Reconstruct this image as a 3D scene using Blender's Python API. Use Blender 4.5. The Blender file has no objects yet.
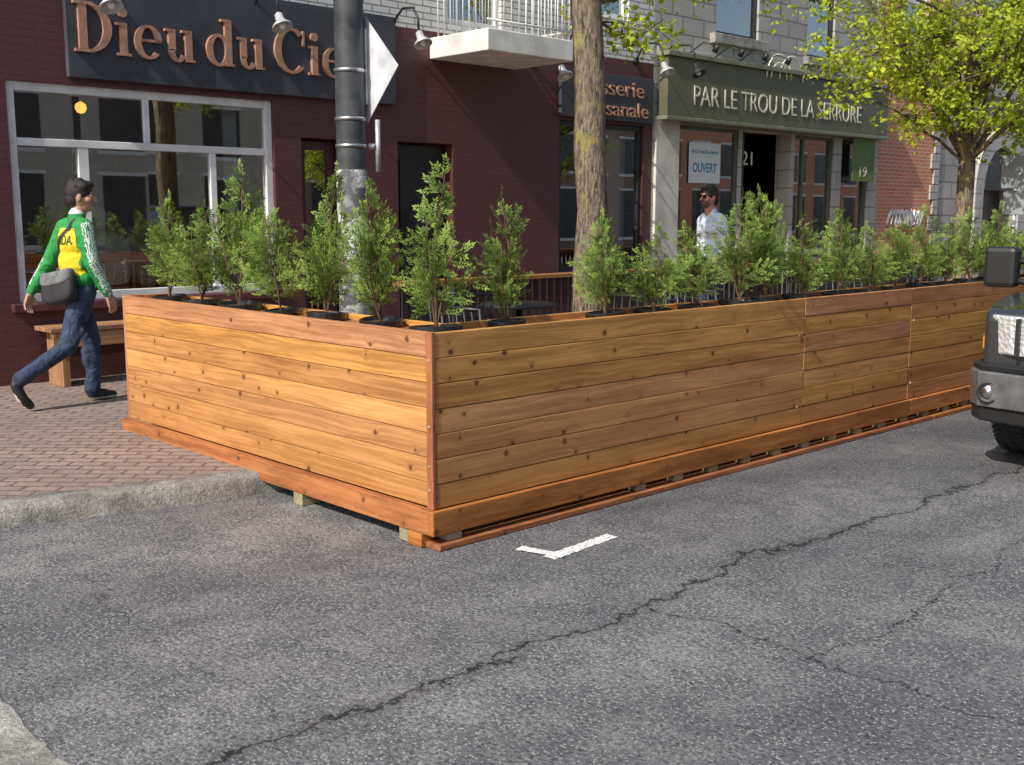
import bpy, bmesh, math, random
from mathutils import Vector, Matrix, Euler
from mathutils.bvhtree import BVHTree
random.seed(7)
R=random.random
def U(a,b): return a+(b-a)*random.random()
scene=bpy.context.scene
COL=scene.collection

# ------------------------------------------------------------------ nodes
def M(name,color=(.5,.5,.5),rough=.6,metal=0.0,spec=0.5,coat=0.0):
    m=bpy.data.materials.new(name); m.use_nodes=True
    nt=m.node_tree; b=nt.nodes.get('Principled BSDF')
    b.inputs['Base Color'].default_value=(*color,1)
    b.inputs['Roughness'].default_value=rough
    b.inputs['Metallic'].default_value=metal
    b.inputs['Specular IOR Level'].default_value=spec
    b.inputs['Coat Weight'].default_value=coat
    return m
def nt_of(m): return m.node_tree, m.node_tree.nodes['Principled BSDF']
def nd(nt,t,**kw):
    n=nt.nodes.new(t)
    for k,v in kw.items(): setattr(n,k,v)
    return n
def setin(nt,sock,v):
    if hasattr(v,'is_output'): nt.links.new(v,sock)
    else: sock.default_value=v
def mth(nt,op,a,b=None,c=None,clamp=False):
    n=nd(nt,'ShaderNodeMath',operation=op); n.use_clamp=clamp
    setin(nt,n.inputs[0],a)
    if b is not None: setin(nt,n.inputs[1],b)
    if c is not None: setin(nt,n.inputs[2],c)
    return n.outputs[0]
def mixc(nt,f,a,b,mode='MIX'):
    n=nd(nt,'ShaderNodeMix',data_type='RGBA',blend_type=mode)
    setin(nt,n.inputs[0],f)
    for s,v in ((n.inputs[6],a),(n.inputs[7],b)):
        if isinstance(v,tuple): v=(*v,1) if len(v)==3 else v
        setin(nt,s,v)
    return n.outputs[2]
DIM='3D'
def noise(nt,vec,scale,detail=4,rough=.55,dist=0.0):
    n=nd(nt,'ShaderNodeTexNoise',noise_dimensions=DIM); setin(nt,n.inputs['Vector'],vec)
    n.inputs['Scale'].default_value=scale; n.inputs['Detail'].default_value=detail
    n.inputs['Roughness'].default_value=rough; n.inputs['Distortion'].default_value=dist
    return n.outputs['Fac']
def vnode(nt,vec,sc,feature='F1'):
    v=nd(nt,'ShaderNodeTexVoronoi',voronoi_dimensions='2D',feature=feature); nt.links.new(vec,v.inputs['Vector']); v.inputs['Scale'].default_value=sc; return v
def mapr(nt,v,a,b,c=0.0,d=1.0):
    n=nd(nt,'ShaderNodeMapRange'); setin(nt,n.inputs[0],v)
    for i,x in enumerate((a,b,c,d)): n.inputs[i+1].default_value=x
    return n.outputs[0]
def pos(nt): return nd(nt,'ShaderNodeNewGeometry').outputs['Position']
def sep(nt,v):
    n=nd(nt,'ShaderNodeSeparateXYZ'); setin(nt,n.inputs[0],v); return n.outputs
def comb(nt,x,y,z=0.0):
    n=nd(nt,'ShaderNodeCombineXYZ')
    for i,v in enumerate((x,y,z)): setin(nt,n.inputs[i],v)
    return n.outputs[0]
def bump(nt,b,h,strength=.3,dist=.01):
    n=nd(nt,'ShaderNodeBump'); n.inputs['Strength'].default_value=strength
    n.inputs['Distance'].default_value=dist
    setin(nt,n.inputs['Height'],h); nt.links.new(n.outputs[0],b.inputs['Normal'])
def rough_noisy(m,scale=8,amt=.15,detail=4,colamt=.25,bmp=0.0):
    nt,b=nt_of(m); p=pos(nt)
    f=noise(nt,p,scale,min(detail,4))
    c=tuple(b.inputs['Base Color'].default_value)[:3]
    k=mapr(nt,f,.3,.7)
    nt.links.new(mixc(nt,k,tuple(x*(1-colamt) for x in c),tuple(min(1,x*(1+colamt)) for x in c)),b.inputs['Base Color'])
    r=b.inputs['Roughness'].default_value
    nt.links.new(mapr(nt,f,.3,.7,max(0,r-amt),min(1,r+amt)),b.inputs['Roughness'])
    if bmp: bump(nt,b,noise(nt,p,scale*6,3),bmp,.004)
    return m

# ---- wood
def wood(name,dark,light,knot=(.085,.032,.014),stain=.5,rough=.62,kn=.5,splash=0.0):
    global DIM
    DIM='2D'
    m=M(name,light,rough,0,.3); nt,b=nt_of(m)
    uv=nd(nt,'ShaderNodeUVMap'); uv.uv_map='UVMap'; UVv=uv.outputs[0]
    s=sep(nt,UVv); u,v=s[0],s[1]
    att=nd(nt,'ShaderNodeAttribute'); att.attribute_name='brd'
    rnd=sep(nt,att.outputs['Color'])
    wob=noise(nt,comb(nt,mth(nt,'MULTIPLY',u,.9),mth(nt,'MULTIPLY',v,2.5)),1.6,1)
    jit=noise(nt,UVv,45,2)
    vn=vnode(nt,UVv,5.6); kc=sep(nt,vn.outputs['Color']); kv=mth(nt,'ADD',vn.outputs['Distance'],mth(nt,'MULTIPLY',mth(nt,'SUBTRACT',jit,.5),.07))
    has=mth(nt,'GREATER_THAN',kc[0],kn)
    near=mth(nt,'MULTIPLY',mapr(nt,kv,.0,.30,1,0),has)
    near2=mth(nt,'MULTIPLY',near,near)
    vv=mth(nt,'ADD',mth(nt,'MULTIPLY',v,52),mth(nt,'MULTIPLY',near2,2.4))
    vv=mth(nt,'ADD',vv,mth(nt,'MULTIPLY',wob,3.0))
    g=noise(nt,comb(nt,mth(nt,'MULTIPLY',u,.7),vv),1.0,4,.62)
    g2=noise(nt,comb(nt,mth(nt,'MULTIPLY',u,5),mth(nt,'MULTIPLY',v,260)),1.0,2,.5)
    f=mth(nt,'ADD',mth(nt,'MULTIPLY',mapr(nt,g,.28,.72),.75),mth(nt,'MULTIPLY',g2,.35))
    c=mixc(nt,f,dark,light)
    big=noise(nt,comb(nt,mth(nt,'MULTIPLY',u,1.4),mth(nt,'MULTIPLY',v,9)),1.0,4,.68)
    c=mixc(nt,mapr(nt,big,.45,.72,0,.7*stain),c,tuple(x*.5 for x in dark))
    c=mixc(nt,mapr(nt,big,.50,.28,0,.35),c,tuple(min(1,x*1.25) for x in light))
    c=mixc(nt,1.0,c,comb(nt,mapr(nt,rnd[0],0,1,.80,1.12),mapr(nt,rnd[0],0,1,.76,1.14),mapr(nt,rnd[1],0,1,.72,1.25)),'MULTIPLY')
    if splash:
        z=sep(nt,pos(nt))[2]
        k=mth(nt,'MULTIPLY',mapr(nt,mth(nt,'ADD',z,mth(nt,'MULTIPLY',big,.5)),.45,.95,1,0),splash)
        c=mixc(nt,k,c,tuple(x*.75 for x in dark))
    rad=mapr(nt,kc[1],0,1,.02,.10)
    km=mth(nt,'MULTIPLY',mapr(nt,mth(nt,'SUBTRACT',kv,rad),-.03,.02,1,0),has)
    c=mixc(nt,mth(nt,'MULTIPLY',near2,.5),c,tuple(x*.7 for x in dark))
    c=mixc(nt,mth(nt,'MULTIPLY',km,.8),c,knot)
    nt.links.new(c,b.inputs['Base Color'])
    nt.links.new(mapr(nt,g,.3,.7,rough-.08,rough+.15),b.inputs['Roughness'])
    bump(nt,b,g2,.25,.002)
    DIM='3D'
    return m
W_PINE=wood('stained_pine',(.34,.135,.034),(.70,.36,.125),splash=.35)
W_SKIRT=wood('stained_pine_skirt',(.29,.095,.023),(.54,.22,.066),stain=.9)
W_BLOCK=wood('treated_lumber',(.22,.19,.09),(.42,.36,.2),kn=.95)
W_RAIL=wood('rail_wood',(.22,.10,.045),(.46,.25,.12))
# ---- asphalt
def asphalt():
    global DIM
    DIM='2D'
    m=M('worn_asphalt',(.07,.07,.07),.85); nt,b=nt_of(m); p=pos(nt); s=sep(nt,p)
    n1=noise(nt,p,.5,5,.62); n2=noise(nt,p,3.0,7,.78); n3=noise(nt,p,55,3,.8)
    c=mixc(nt,mapr(nt,n1,.34,.66),(.105,.108,.120),(.245,.243,.242))
    c=mixc(nt,mapr(nt,n2,.42,.60,.0,.60),c,(.085,.088,.098))
    c=mixc(nt,mapr(nt,n3,.27,.73),mixc(nt,1.0,c,(.35,.35,.37),'MULTIPLY'),mixc(nt,1.0,c,(1.6,1.58,1.54),'MULTIPLY'))
    v=vnode(nt,p,80); cc=sep(nt,v.outputs['Color'])[0]
    sp=mth(nt,'MULTIPLY',mth(nt,'GREATER_THAN',cc,.82),mapr(nt,v.outputs['Distance'],.2,.42,1,0))
    sp=mth(nt,'MULTIPLY',sp,mapr(nt,n2,.35,.6,.35,1))
    c=mixc(nt,mth(nt,'MULTIPLY',sp,.8),c,(.54,.52,.48))
    w=vnode(nt,p,36); c2=sep(nt,w.outputs['Color'])[1]
    pit=mth(nt,'MULTIPLY',mth(nt,'GREATER_THAN',c2,.70),mapr(nt,w.outputs['Distance'],.15,.4,1,0))
    c=mixc(nt,mth(nt,'MULTIPLY',pit,.55),c,(.035,.035,.04))
    d1=mth(nt,'MULTIPLY',mth(nt,'SUBTRACT',noise(nt,p,1.3,7,.68),.5),.55)
    d2=mth(nt,'MULTIPLY',mth(nt,'SUBTRACT',noise(nt,mixc(nt,1.0,p,(7.3,3.1,0),'ADD'),1.6,7,.68),.5),.5)
    x=mth(nt,'ADD',s[0],d2); y=mth(nt,'ADD',s[1],d1)
    def crack(axis,at,w,lo=None,hi=None,other=None):
        k=mapr(nt,mth(nt,'ABSOLUTE',mth(nt,'SUBTRACT',axis,at)),w*.5,w,1,0)
        if lo is not None: k=mth(nt,'MULTIPLY',k,mth(nt,'GREATER_THAN',other,lo))
        if hi is not None: k=mth(nt,'MULTIPLY',k,mth(nt,'LESS_THAN',other,hi))
        return k
    ks=[crack(y,-1.24,.012),crack(x,.14,.0085,-3.1,-1.2,s[1]),crack(x,-1.55,.0045,-1.3,.9,s[1]),crack(y,-4.9,.009),crack(y,-2.05,.006,.1,2.6,s[0])]
    k=ks[0]
    for q in ks[1:]: k=mth(nt,'MAXIMUM',k,q)
    k=mth(nt,'MULTIPLY',k,mapr(nt,n2,.35,.5,.7,1))
    seam=mapr(nt,mth(nt,'ABSOLUTE',mth(nt,'ADD',y,1.24)),0,.06,.35,0)
    c=mixc(nt,seam,c,(.06,.06,.066))
    c=mixc(nt,mth(nt,'MULTIPLY',k,.95),c,(.012,.012,.014))
    st=mapr(nt,noise(nt,comb(nt,mth(nt,'MULTIPLY',s[0],.3),s[1]),1.6,4,.6),.47,.66,0,.5)
    c=mixc(nt,st,c,mixc(nt,1.0,c,(.55,.55,.58),'MULTIPLY'))
    e=mth(nt,'ADD',x,mth(nt,'MULTIPLY',d1,.3))
    pt=mth(nt,'MULTIPLY',mapr(nt,e,.95,1.02),mapr(nt,s[1],-1.28,-1.25))
    c=mixc(nt,mth(nt,'MULTIPLY',pt,.36),c,mixc(nt,1.0,c,(.45,.46,.50),'MULTIPLY'))
    nt.links.new(c,b.inputs['Base Color'])
    nt.links.new(mapr(nt,n2,.3,.7,.55,.9),b.inputs['Roughness'])
    bump(nt,b,mth(nt,'ADD',n3,mth(nt,'MULTIPLY',v.outputs['Distance'],-.5)),.8,.007)
    DIM='3D'
    return m
ASPH=asphalt()
def concrete(name,c=(.42,.4,.36),scale=4):
    m=M(name,c,.85); nt,b=nt_of(m); p=pos(nt)
    a=noise(nt,p,scale,5,.75); f=noise(nt,p,70,3,.8)
    col=mixc(nt,mapr(nt,a,.35,.65),tuple(x*.42 for x in c),tuple(x*1.15 for x in c))
    col=mixc(nt,mapr(nt,f,.33,.6,.75,0),col,tuple(x*.25 for x in c))
    nt.links.new(col,b.inputs['Base Color']); bump(nt,b,mth(nt,'ADD',f,a),.8,.012)
    return m
CONC=concrete('kerb_concrete',(.40,.38,.35),7); CONC2=concrete('slab_concrete',(.46,.44,.40),5)
def brickmat(name,c1,c2,mort,bw,bh,ms=.01,bmp=.4,rough=.8,horiz=False,var=.35,offs=.5,rot=0):
    m=M(name,c1,rough); nt,b=nt_of(m); p=pos(nt); s=sep(nt,p)
    if horiz:
        mp=nd(nt,'ShaderNodeMapping'); nt.links.new(comb(nt,s[0],s[1]),mp.inputs[0]); mp.inputs['Rotation'].default_value=(0,0,rot); vec=mp.outputs[0]
    else: vec=comb(nt,mth(nt,'ADD',s[0],s[1]),s[2])
    n=nd(nt,'ShaderNodeTexBrick'); nt.links.new(vec,n.inputs['Vector'])
    n.offset=offs
    n.inputs['Color1'].default_value=(*c1,1); n.inputs['Color2'].default_value=(*c2,1); n.inputs['Mortar'].default_value=(*mort,1)
    n.inputs['Scale'].default_value=1; n.inputs['Mortar Size'].default_value=ms; n.inputs['Brick Width'].default_value=bw; n.inputs['Row Height'].default_value=bh
    n.inputs['Mortar Smooth'].default_value=.3
    a=noise(nt,p,1.6,4,.7); f=noise(nt,p,30,3,.7)
    c=mixc(nt,mapr(nt,a,.3,.7,0,var),n.outputs['Color'],tuple(x*.5 for x in c1))
    c=mixc(nt,mapr(nt,f,.4,.7,0,var),c,tuple(x*.45 for x in c2))
    nt.links.new(c,b.inputs['Base Color'])
    bump(nt,b,mth(nt,'ADD',mth(nt,'MULTIPLY',n.outputs['Fac'],-1.0),mth(nt,'MULTIPLY',f,.35)),bmp,.006)
    return m
MAROON=brickmat('maroon_painted_brick',(.130,.042,.046),(.115,.037,.042),(.088,.028,.031),.21,.067,.006,.35,.55,var=.35)
WHITEBR=brickmat('white_glazed_brick',(.78,.77,.74),(.68,.67,.64),(.24,.23,.22),.24,.075,.010,.3,.35,var=.2)
GREYST=brickmat('grey_ashlar',(.42,.41,.39),(.52,.51,.48),(.22,.21,.20),.50,.25,.014,.9,.9,var=.35)
LIMEST=brickmat('limestone_blocks',(.50,.48,.44),(.58,.56,.51),(.25,.24,.22),.6,.3,.012,.7,.9)
LIGHTB=brickmat('buff_brick',(.68,.62,.52),(.60,.54,.45),(.4,.37,.33),.21,.07,.010,.5,.85)
REDBR=brickmat('orange_brick',(.76,.28,.13),(.64,.21,.095),(.60,.52,.44),.21,.07,.010,.5,.85,var=.2)
BROWNBR=brickmat('brown_brick',(.40,.24,.16),(.33,.19,.13),(.3,.27,.24),.21,.07,.010,.5,.85)
PAVER=brickmat('brick_pavers',(.41,.295,.245),(.30,.235,.21),(.095,.08,.072),.21,.105,.010,.9,.85,True,.65,.5,math.radians(45))

BLACK=rough_noisy(M('black_metal',(.02,.02,.022),.45,0,.5),20,.1)
POLE=rough_noisy(M('pole_paint',(.050,.053,.057),.5,0,.5),6,.12,6,.5,.2)
WHITEF=rough_noisy(M('white_frame',(.76,.76,.74),.5),5,.1,6,.15)
SIGNBD=rough_noisy(M('signboard_slate',(.052,.054,.068),.6),3,.1,6,.3)
COPPER=rough_noisy(M('sign_letters_copper',(.44,.235,.155),.5),10,.1)
OLIVE=rough_noisy(M('olive_sign',(.12,.12,.07),.55),3,.1,6,.2)
CREAM=M('cream_letters',(.75,.72,.58),.6)
GALV=rough_noisy(M('galvanised_metal',(.55,.56,.58),.45,.35),12,.12)
STEEL=M('steel_band',(.5,.5,.5),.35,.9)
RUB=rough_noisy(M('rubber',(.035,.035,.036),.85),30,.1)
INTER=rough_noisy(M('interior_wall',(.58,.42,.28),.8),2)
CURT=M('curtain',(.75,.72,.66),.8)
WHITEP=M('white_paper',(.80,.83,.83),.6)
BLUETXT=M('blue_print',(.03,.25,.45),.6)
GREENB=rough_noisy(M('green_banner',(.12,.18,.04),.7),4)
POTM=M('black_plastic_pot',(.015,.015,.016),.4)
SOIL=rough_noisy(M('soil',(.06,.04,.025),.95),40)
def glass(name,gl=.32,tint=(.92,.95,.95),rough=.012):
    m=bpy.data.materials.new(name); m.use_nodes=True; nt=m.node_tree; nt.nodes.clear()
    o=nd(nt,'ShaderNodeOutputMaterial'); t=nd(nt,'ShaderNodeBsdfTransparent'); t.inputs[0].default_value=(*tint,1)
    g=nd(nt,'ShaderNodeBsdfGlossy'); g.inputs['Roughness'].default_value=rough; g.inputs[0].default_value=(1,1,1,1)
    mx=nd(nt,'ShaderNodeMixShader'); fr=nd(nt,'ShaderNodeFresnel'); fr.inputs[0].default_value=1.5
    f=mth(nt,'ADD',fr.outputs[0],gl,clamp=True)
    nt.links.new(f,mx.inputs[0]); nt.links.new(t.outputs[0],mx.inputs[1]); nt.links.new(g.outputs[0],mx.inputs[2]); nt.links.new(mx.outputs[0],o.inputs[0])
    return m
GLASS=glass('shop_glass'); 
def leafmat(name,c1,c2,trans=.35):
    m=bpy.data.materials.new(name); m.use_nodes=True; nt=m.node_tree; b=nt.nodes['Principled BSDF']
    att=nd(nt,'ShaderNodeAttribute'); att.attribute_name='brd'; s=sep(nt,att.outputs['Color'])
    c=mixc(nt,s[0],c1,c2)
    nt.links.new(c,b.inputs['Base Color']); b.inputs['Roughness'].default_value=.6; b.inputs['Specular IOR Level'].default_value=.2
    tr=nd(nt,'ShaderNodeBsdfTranslucent'); nt.links.new(c,tr.inputs[0])
    mx=nd(nt,'ShaderNodeMixShader'); mx.inputs[0].default_value=trans
    o=[n for n in nt.nodes if n.type=='OUTPUT_MATERIAL'][0]
    nt.links.new(b.outputs[0],mx.inputs[1]); nt.links.new(tr.outputs[0],mx.inputs[2]); nt.links.new(mx.outputs[0],o.inputs[0])
    return m
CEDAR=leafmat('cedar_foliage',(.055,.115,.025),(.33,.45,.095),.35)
MAPLE=leafmat('spring_leaves',(.24,.34,.025),(.68,.74,.08),.45)
def barkmat():
    m=M('bark',(.2,.15,.1),.95); nt,b=nt_of(m); p=pos(nt); s=sep(nt,p)
    q=comb(nt,mth(nt,'MULTIPLY',s[0],1),mth(nt,'MULTIPLY',s[1],1),mth(nt,'MULTIPLY',s[2],.22))
    a=noise(nt,q,40,4,.75); l=noise(nt,p,5,4,.65)
    c=mixc(nt,mapr(nt,a,.38,.6),(.065,.05,.038),(.31,.245,.175))
    c=mixc(nt,mapr(nt,l,.52,.64,0,.65),c,(.38,.32,.08))
    nt.links.new(c,b.inputs['Base Color']); bump(nt,b,a,1.0,.03); return m
BARK=barkmat()
BARKT=rough_noisy(M('thin_bark',(.14,.08,.045),.9),12,.05,4,.4,0)

# ------------------------------------------------------------------ geometry helpers
def link(o,parent=None):
    COL.objects.link(o)
    if parent is not None:
        o.parent=parent; o.matrix_parent_inverse=Matrix.Translation(-Vector(parent.location))
    return o
def empty(name,loc=(0,0,0)):
    e=bpy.data.objects.new(name,None); e.location=loc; e.empty_display_size=.2; COL.objects.link(e); return e
def meshobj(name,verts,faces,mats,parent=None,smooth=False,mi=None,attr=None,loc=None):
    me=bpy.data.meshes.new(name); me.from_pydata([tuple(v) for v in verts],[],faces)
    if not isinstance(mats,(list,tuple)): mats=[mats]
    for m in mats: me.materials.append(m)
    if mi: me.polygons.foreach_set('material_index',mi)
    if smooth: me.polygons.foreach_set('use_smooth',[True]*len(faces))
    if attr is not None:
        a=me.color_attributes.new('brd','FLOAT_COLOR','POINT')
        flat=[]; 
        for v in attr: flat+= [v[0],v[1],0,1]
        a.data.foreach_set('color',flat)
    me.update()
    o=bpy.data.objects.new(name,me)
    if loc: o.location=loc
    return link(o,parent)
def bevel(o,w,seg=2,ang=35):
    md=o.modifiers.new('bev','BEVEL'); md.width=w; md.segments=seg; md.limit_method='ANGLE'; md.angle_limit=math.radians(ang); return o
BF=[(0,3,2,1),(4,5,6,7),(0,1,5,4),(1,2,6,5),(2,3,7,6),(3,0,4,7)]
def boxes(name,bl,mat,parent=None,bev=0.0,M4=None):
    V=[];F=[];A=[];UVs=[]
    for i,b in enumerate(bl):
        x0,x1,y0,y1,z0,z1=b[:6]
        vs=[(x0,y0,z0),(x1,y0,z0),(x1,y1,z0),(x0,y1,z0),(x0,y0,z1),(x1,y0,z1),(x1,y1,z1),(x0,y1,z1)]
        k=len(V); rn=(R(),R()); ou=U(0,60); ov=U(0,9)
        dims=[x1-x0,y1-y0,z1-z0]; ax=dims.index(max(dims)); oth=[a for a in range(3) if a!=ax]
        V+=vs; A+=[rn]*8
        for f in BF:
            F.append(tuple(k+j for j in f))
            for j in f: UVs.append((vs[j][ax]+ou, vs[j][oth[0]]+vs[j][oth[1]]+ov))
    if M4 is not None: V=[tuple(M4@Vector(v)) for v in V]
    o=meshobj(name,V,F,mat,parent,attr=A)
    uv=o.data.uv_layers.new(name='UVMap')
    for i,c in enumerate(UVs): uv.data[i].uv=c
    if bev: bevel(o,bev)
    return o
def ringframe(d):
    d=d.normalized(); a=Vector((0,0,1)) if abs(d.z)<.9 else Vector((1,0,0))
    u=d.cross(a).normalized(); return u,d.cross(u).normalized()
def tube(V,F,pts,rad,n=8,cap=True):
    pts=[Vector(p) for p in pts]; k0=len(V)
    for i,p in enumerate(pts):
        d=(pts[min(i+1,len(pts)-1)]-pts[max(i-1,0)])
        u,w=ringframe(d)
        if i>0:
            u=(pu-d.normalized()*pu.dot(d.normalized())).normalized(); w=d.normalized().cross(u)
        pu=u
        for j in range(n):
            a=2*math.pi*j/n; V.append(tuple(p+(u*math.cos(a)+w*math.sin(a))*rad[i]))
    for i in range(len(pts)-1):
        for j in range(n):
            a=k0+i*n+j; b=k0+i*n+(j+1)%n
            F.append((a,b,b+n,a+n))
    if cap:
        F.append(tuple(k0+j for j in range(n))[::-1]); F.append(tuple(k0+(len(pts)-1)*n+j for j in range(n)))
def tubeobj(name,paths,mat,parent=None,n=10):
    V=[];F=[]
    for pts,rad in paths:
        if not isinstance(rad,(list,tuple)): rad=[rad]*len(pts)
        tube(V,F,pts,rad,n)
    return meshobj(name,V,F,mat,parent,smooth=True)
def lathe(name,prof,mat,parent=None,n=24,loc=(0,0,0),M4=None,mi=None):
    V=[];F=[]
    for r,z in prof:
        for j in range(n):
            a=2*math.pi*j/n; V.append((r*math.cos(a),r*math.sin(a),z))
    for i in range(len(prof)-1):
        for j in range(n):
            a=i*n+j;b=i*n+(j+1)%n; F.append((a,b,b+n,a+n))
    if M4 is None: M4=Matrix.Translation(loc)
    V=[tuple(M4@Vector(v)) for v in V]
    return meshobj(name,V,F,mat,parent,smooth=True)
def textbox(name,body,x0,x1,z0,z1,y,mat,parent,depth=.012,M4=None,bold=0.0):
    cu=bpy.data.curves.new(name,'FONT'); cu.body=body; cu.extrude=depth/2; cu.offset=bold
    o=bpy.data.objects.new(name+'_t',cu); COL.objects.link(o)
    bpy.context.view_layer.update()
    dg=bpy.context.evaluated_depsgraph_get()
    me=bpy.data.meshes.new_from_object(o.evaluated_get(dg)); bpy.data.objects.remove(o)
    xs=[v.co.x for v in me.vertices]; ys=[v.co.y for v in me.vertices]
    ax,bx,ay,by=min(xs),max(xs),min(ys),max(ys)
    for v in me.vertices:
        c=v.co; nx=x0+(c.x-ax)/(bx-ax)*(x1-x0); nz=z0+(c.y-ay)/(by-ay)*(z1-z0)
        v.co=Vector((nx,y-c.z,nz))
        if M4 is not None: v.co=M4@v.co
    me.materials.clear(); me.materials.append(mat)
    q=bpy.data.objects.new(name,me); return link(q,parent)

# ------------------------------------------------------------------ ground / road / pavement
boxes('ground',[(-220,240,-200,230,-.5,-.02)],ASPH)
meshobj('road',[(-60,-8.2,0),(90,-8.2,0),(90,8,0),(-60,8,0)],[(0,1,2,3)],ASPH)
kp=[(-40,3.2),(-12,2.7),(-4,2.36),(-2.2,2.06),(-1.5,1.90),(-.9,1.74),(-.3,1.60),(.3,1.56),(20,1.56),(60,1.56)]
SZ=.12
V=[];F=[]
pts=[]
for i in range(len(kp)-1):
    a=Vector(kp[i]);b=Vector(kp[i+1]); n=max(1,int((b-a).length/.06)) if -5<a.x<1 and b.x<1 else 2
    for j in range(n): pts.append(a.lerp(b,j/n))
pts.append(Vector(kp[-1]))
for p in pts:
    j=U(-.012,.005); w=U(-.012,.012)
    for dy,z in ((-.014+w,-.01),(-.006+w,.05),(.006+w*1.3,SZ-.03+j),(.022+w,SZ-.004+j),(.05,SZ+.004),(.17,SZ+.004),(.18,SZ-.03)):
        V.append((p.x,p.y+dy,z))
for i in range(len(pts)-1):
    for j in range(6):
        a=i*7+j; F.append((a,a+7,a+8,a+1))
meshobj('kerb',V,F,CONC,smooth=True)
V=[];F=[]
for p in pts: V+=[(p.x,p.y+.172,SZ),(p.x,6.3,SZ)]
for i in range(len(pts)-1): F.append((2*i,2*i+2,2*i+3,2*i+1))
meshobj('pavement',V,F,PAVER)
boxes('pavement',[(-60,90,-14,-8.4,-.1,SZ)],CONC2); boxes('kerb',[(-60,90,-8.4,-8.2,-.1,SZ+.004)],CONC,bev=.02)
V=[];F=[]
n=160
for i in range(n+1):
    y=-8.1+i*(9.7/n); V+=[(-2.21+U(-.008,.008)+.01*math.sin(i*.35),y,.004),(-4.6,y,.004)]
for i in range(n): F.append((2*i,2*i+2,2*i+3,2*i+1))
meshobj('concrete_gutter',V,F,CONC2)
def paint():
    m=M('road_paint',(.78,.78,.77),.7); nt,b=nt_of(m); p=pos(nt)
    out=[x for x in nt.nodes if x.type=='OUTPUT_MATERIAL'][0]
    f=mapr(nt,noise(nt,p,60,5,.85),.37,.48)
    t=nd(nt,'ShaderNodeBsdfTransparent'); mx=nd(nt,'ShaderNodeMixShader'); nt.links.new(f,mx.inputs[0])
    nt.links.new(t.outputs[0],mx.inputs[1]); nt.links.new(b.outputs[0],mx.inputs[2]); nt.links.new(mx.outputs[0],out.inputs[0]); return m
PAINT=paint()
def strip(name,pts,w,z,mat,dz=0):
    V=[];F=[]
    for i,p in enumerate(pts):
        a=Vector(pts[max(i-1,0)]);b=Vector(pts[min(i+1,len(pts)-1)]);d=(b-a).normalized();nn=Vector((-d.y,d.x))*(w/2*U(.8,1.12))
        V+=[(p[0]+nn.x,p[1]+nn.y,z),(p[0]-nn.x,p[1]-nn.y,z)]
    for i in range(len(pts)-1): F.append((2*i,2*i+1,2*i+3,2*i+2))
    return meshobj(name,V,F,mat)
def seg(a,b,n): return [(a[0]+(b[0]-a[0])*i/n,a[1]+(b[1]-a[1])*i/n) for i in range(n+1)]
strip('painted_road_marking',seg((.29,-.50),(.80,-.46),24),.08,.004,PAINT)
strip('painted_road_marking',seg((.29,-.29),(.36,-.54),14),.075,.008,PAINT)

# ------------------------------------------------------------------ buildings
FY=6.2
def facade(name,x0,x1,top,openings,matf,parent,depth=.22,zc=[]):
    xs=sorted(set([x0,x1]+[v for o in openings for v in o[:2]])); zs=sorted(set([0,top]+zc+[v for o in openings for v in o[2:4]]))
    V=[];F=[];mi=[];mats=[]
    def add(q,m):
        if m not in mats: mats.append(m)
        k=len(V); V.extend(q); F.append((k,k+1,k+2,k+3)); mi.append(mats.index(m))
    for i in range(len(xs)-1):
        for j in range(len(zs)-1):
            a,b,c,d=xs[i],xs[i+1],zs[j],zs[j+1]; mx,mz=(a+b)/2,(c+d)/2
            if any(o[0]<mx<o[1] and o[2]<mz<o[3] for o in openings): continue
            add([(a,FY,c),(b,FY,c),(b,FY,d),(a,FY,d)],matf(mz))
    for o in openings:
        a,b,c,d=o[:4]; y1=FY+depth; m=matf((c+d)/2)
        add([(a,FY,c),(a,FY,d),(a,y1,d),(a,y1,c)],m); add([(b,FY,c),(b,y1,c),(b,y1,d),(b,FY,d)],m)
        add([(a,FY,d),(b,FY,d),(b,y1,d),(a,y1,d)],m); add([(a,FY,c),(a,y1,c),(b,y1,c),(b,FY,c)],m)
    m=matf(top-.1)
    add([(x0,FY,0),(x0,FY,top),(x0,FY+8,top),(x0,FY+8,0)],m); add([(x1,FY,0),(x1,FY+8,0),(x1,FY+8,top),(x1,FY,top)],m)
    add([(x0,FY,top),(x1,FY,top),(x1,FY+8,top),(x0,FY+8,top)],m); add([(x0,FY+8,0),(x0,FY+8,top),(x1,FY+8,top),(x1,FY+8,0)],m)
    w=meshobj('walls',V,F,mats,parent,mi=mi)
    boxes('interior',[(x0+.02,x1-.02,FY+.23,FY+7.9,.05,.15),(x0+.02,x1-.02,FY+.23,FY+7.9,3.25,3.4),(x0+.02,x1-.02,FY+3.4,FY+3.5,.16,3.24)],INTER,parent)
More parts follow.
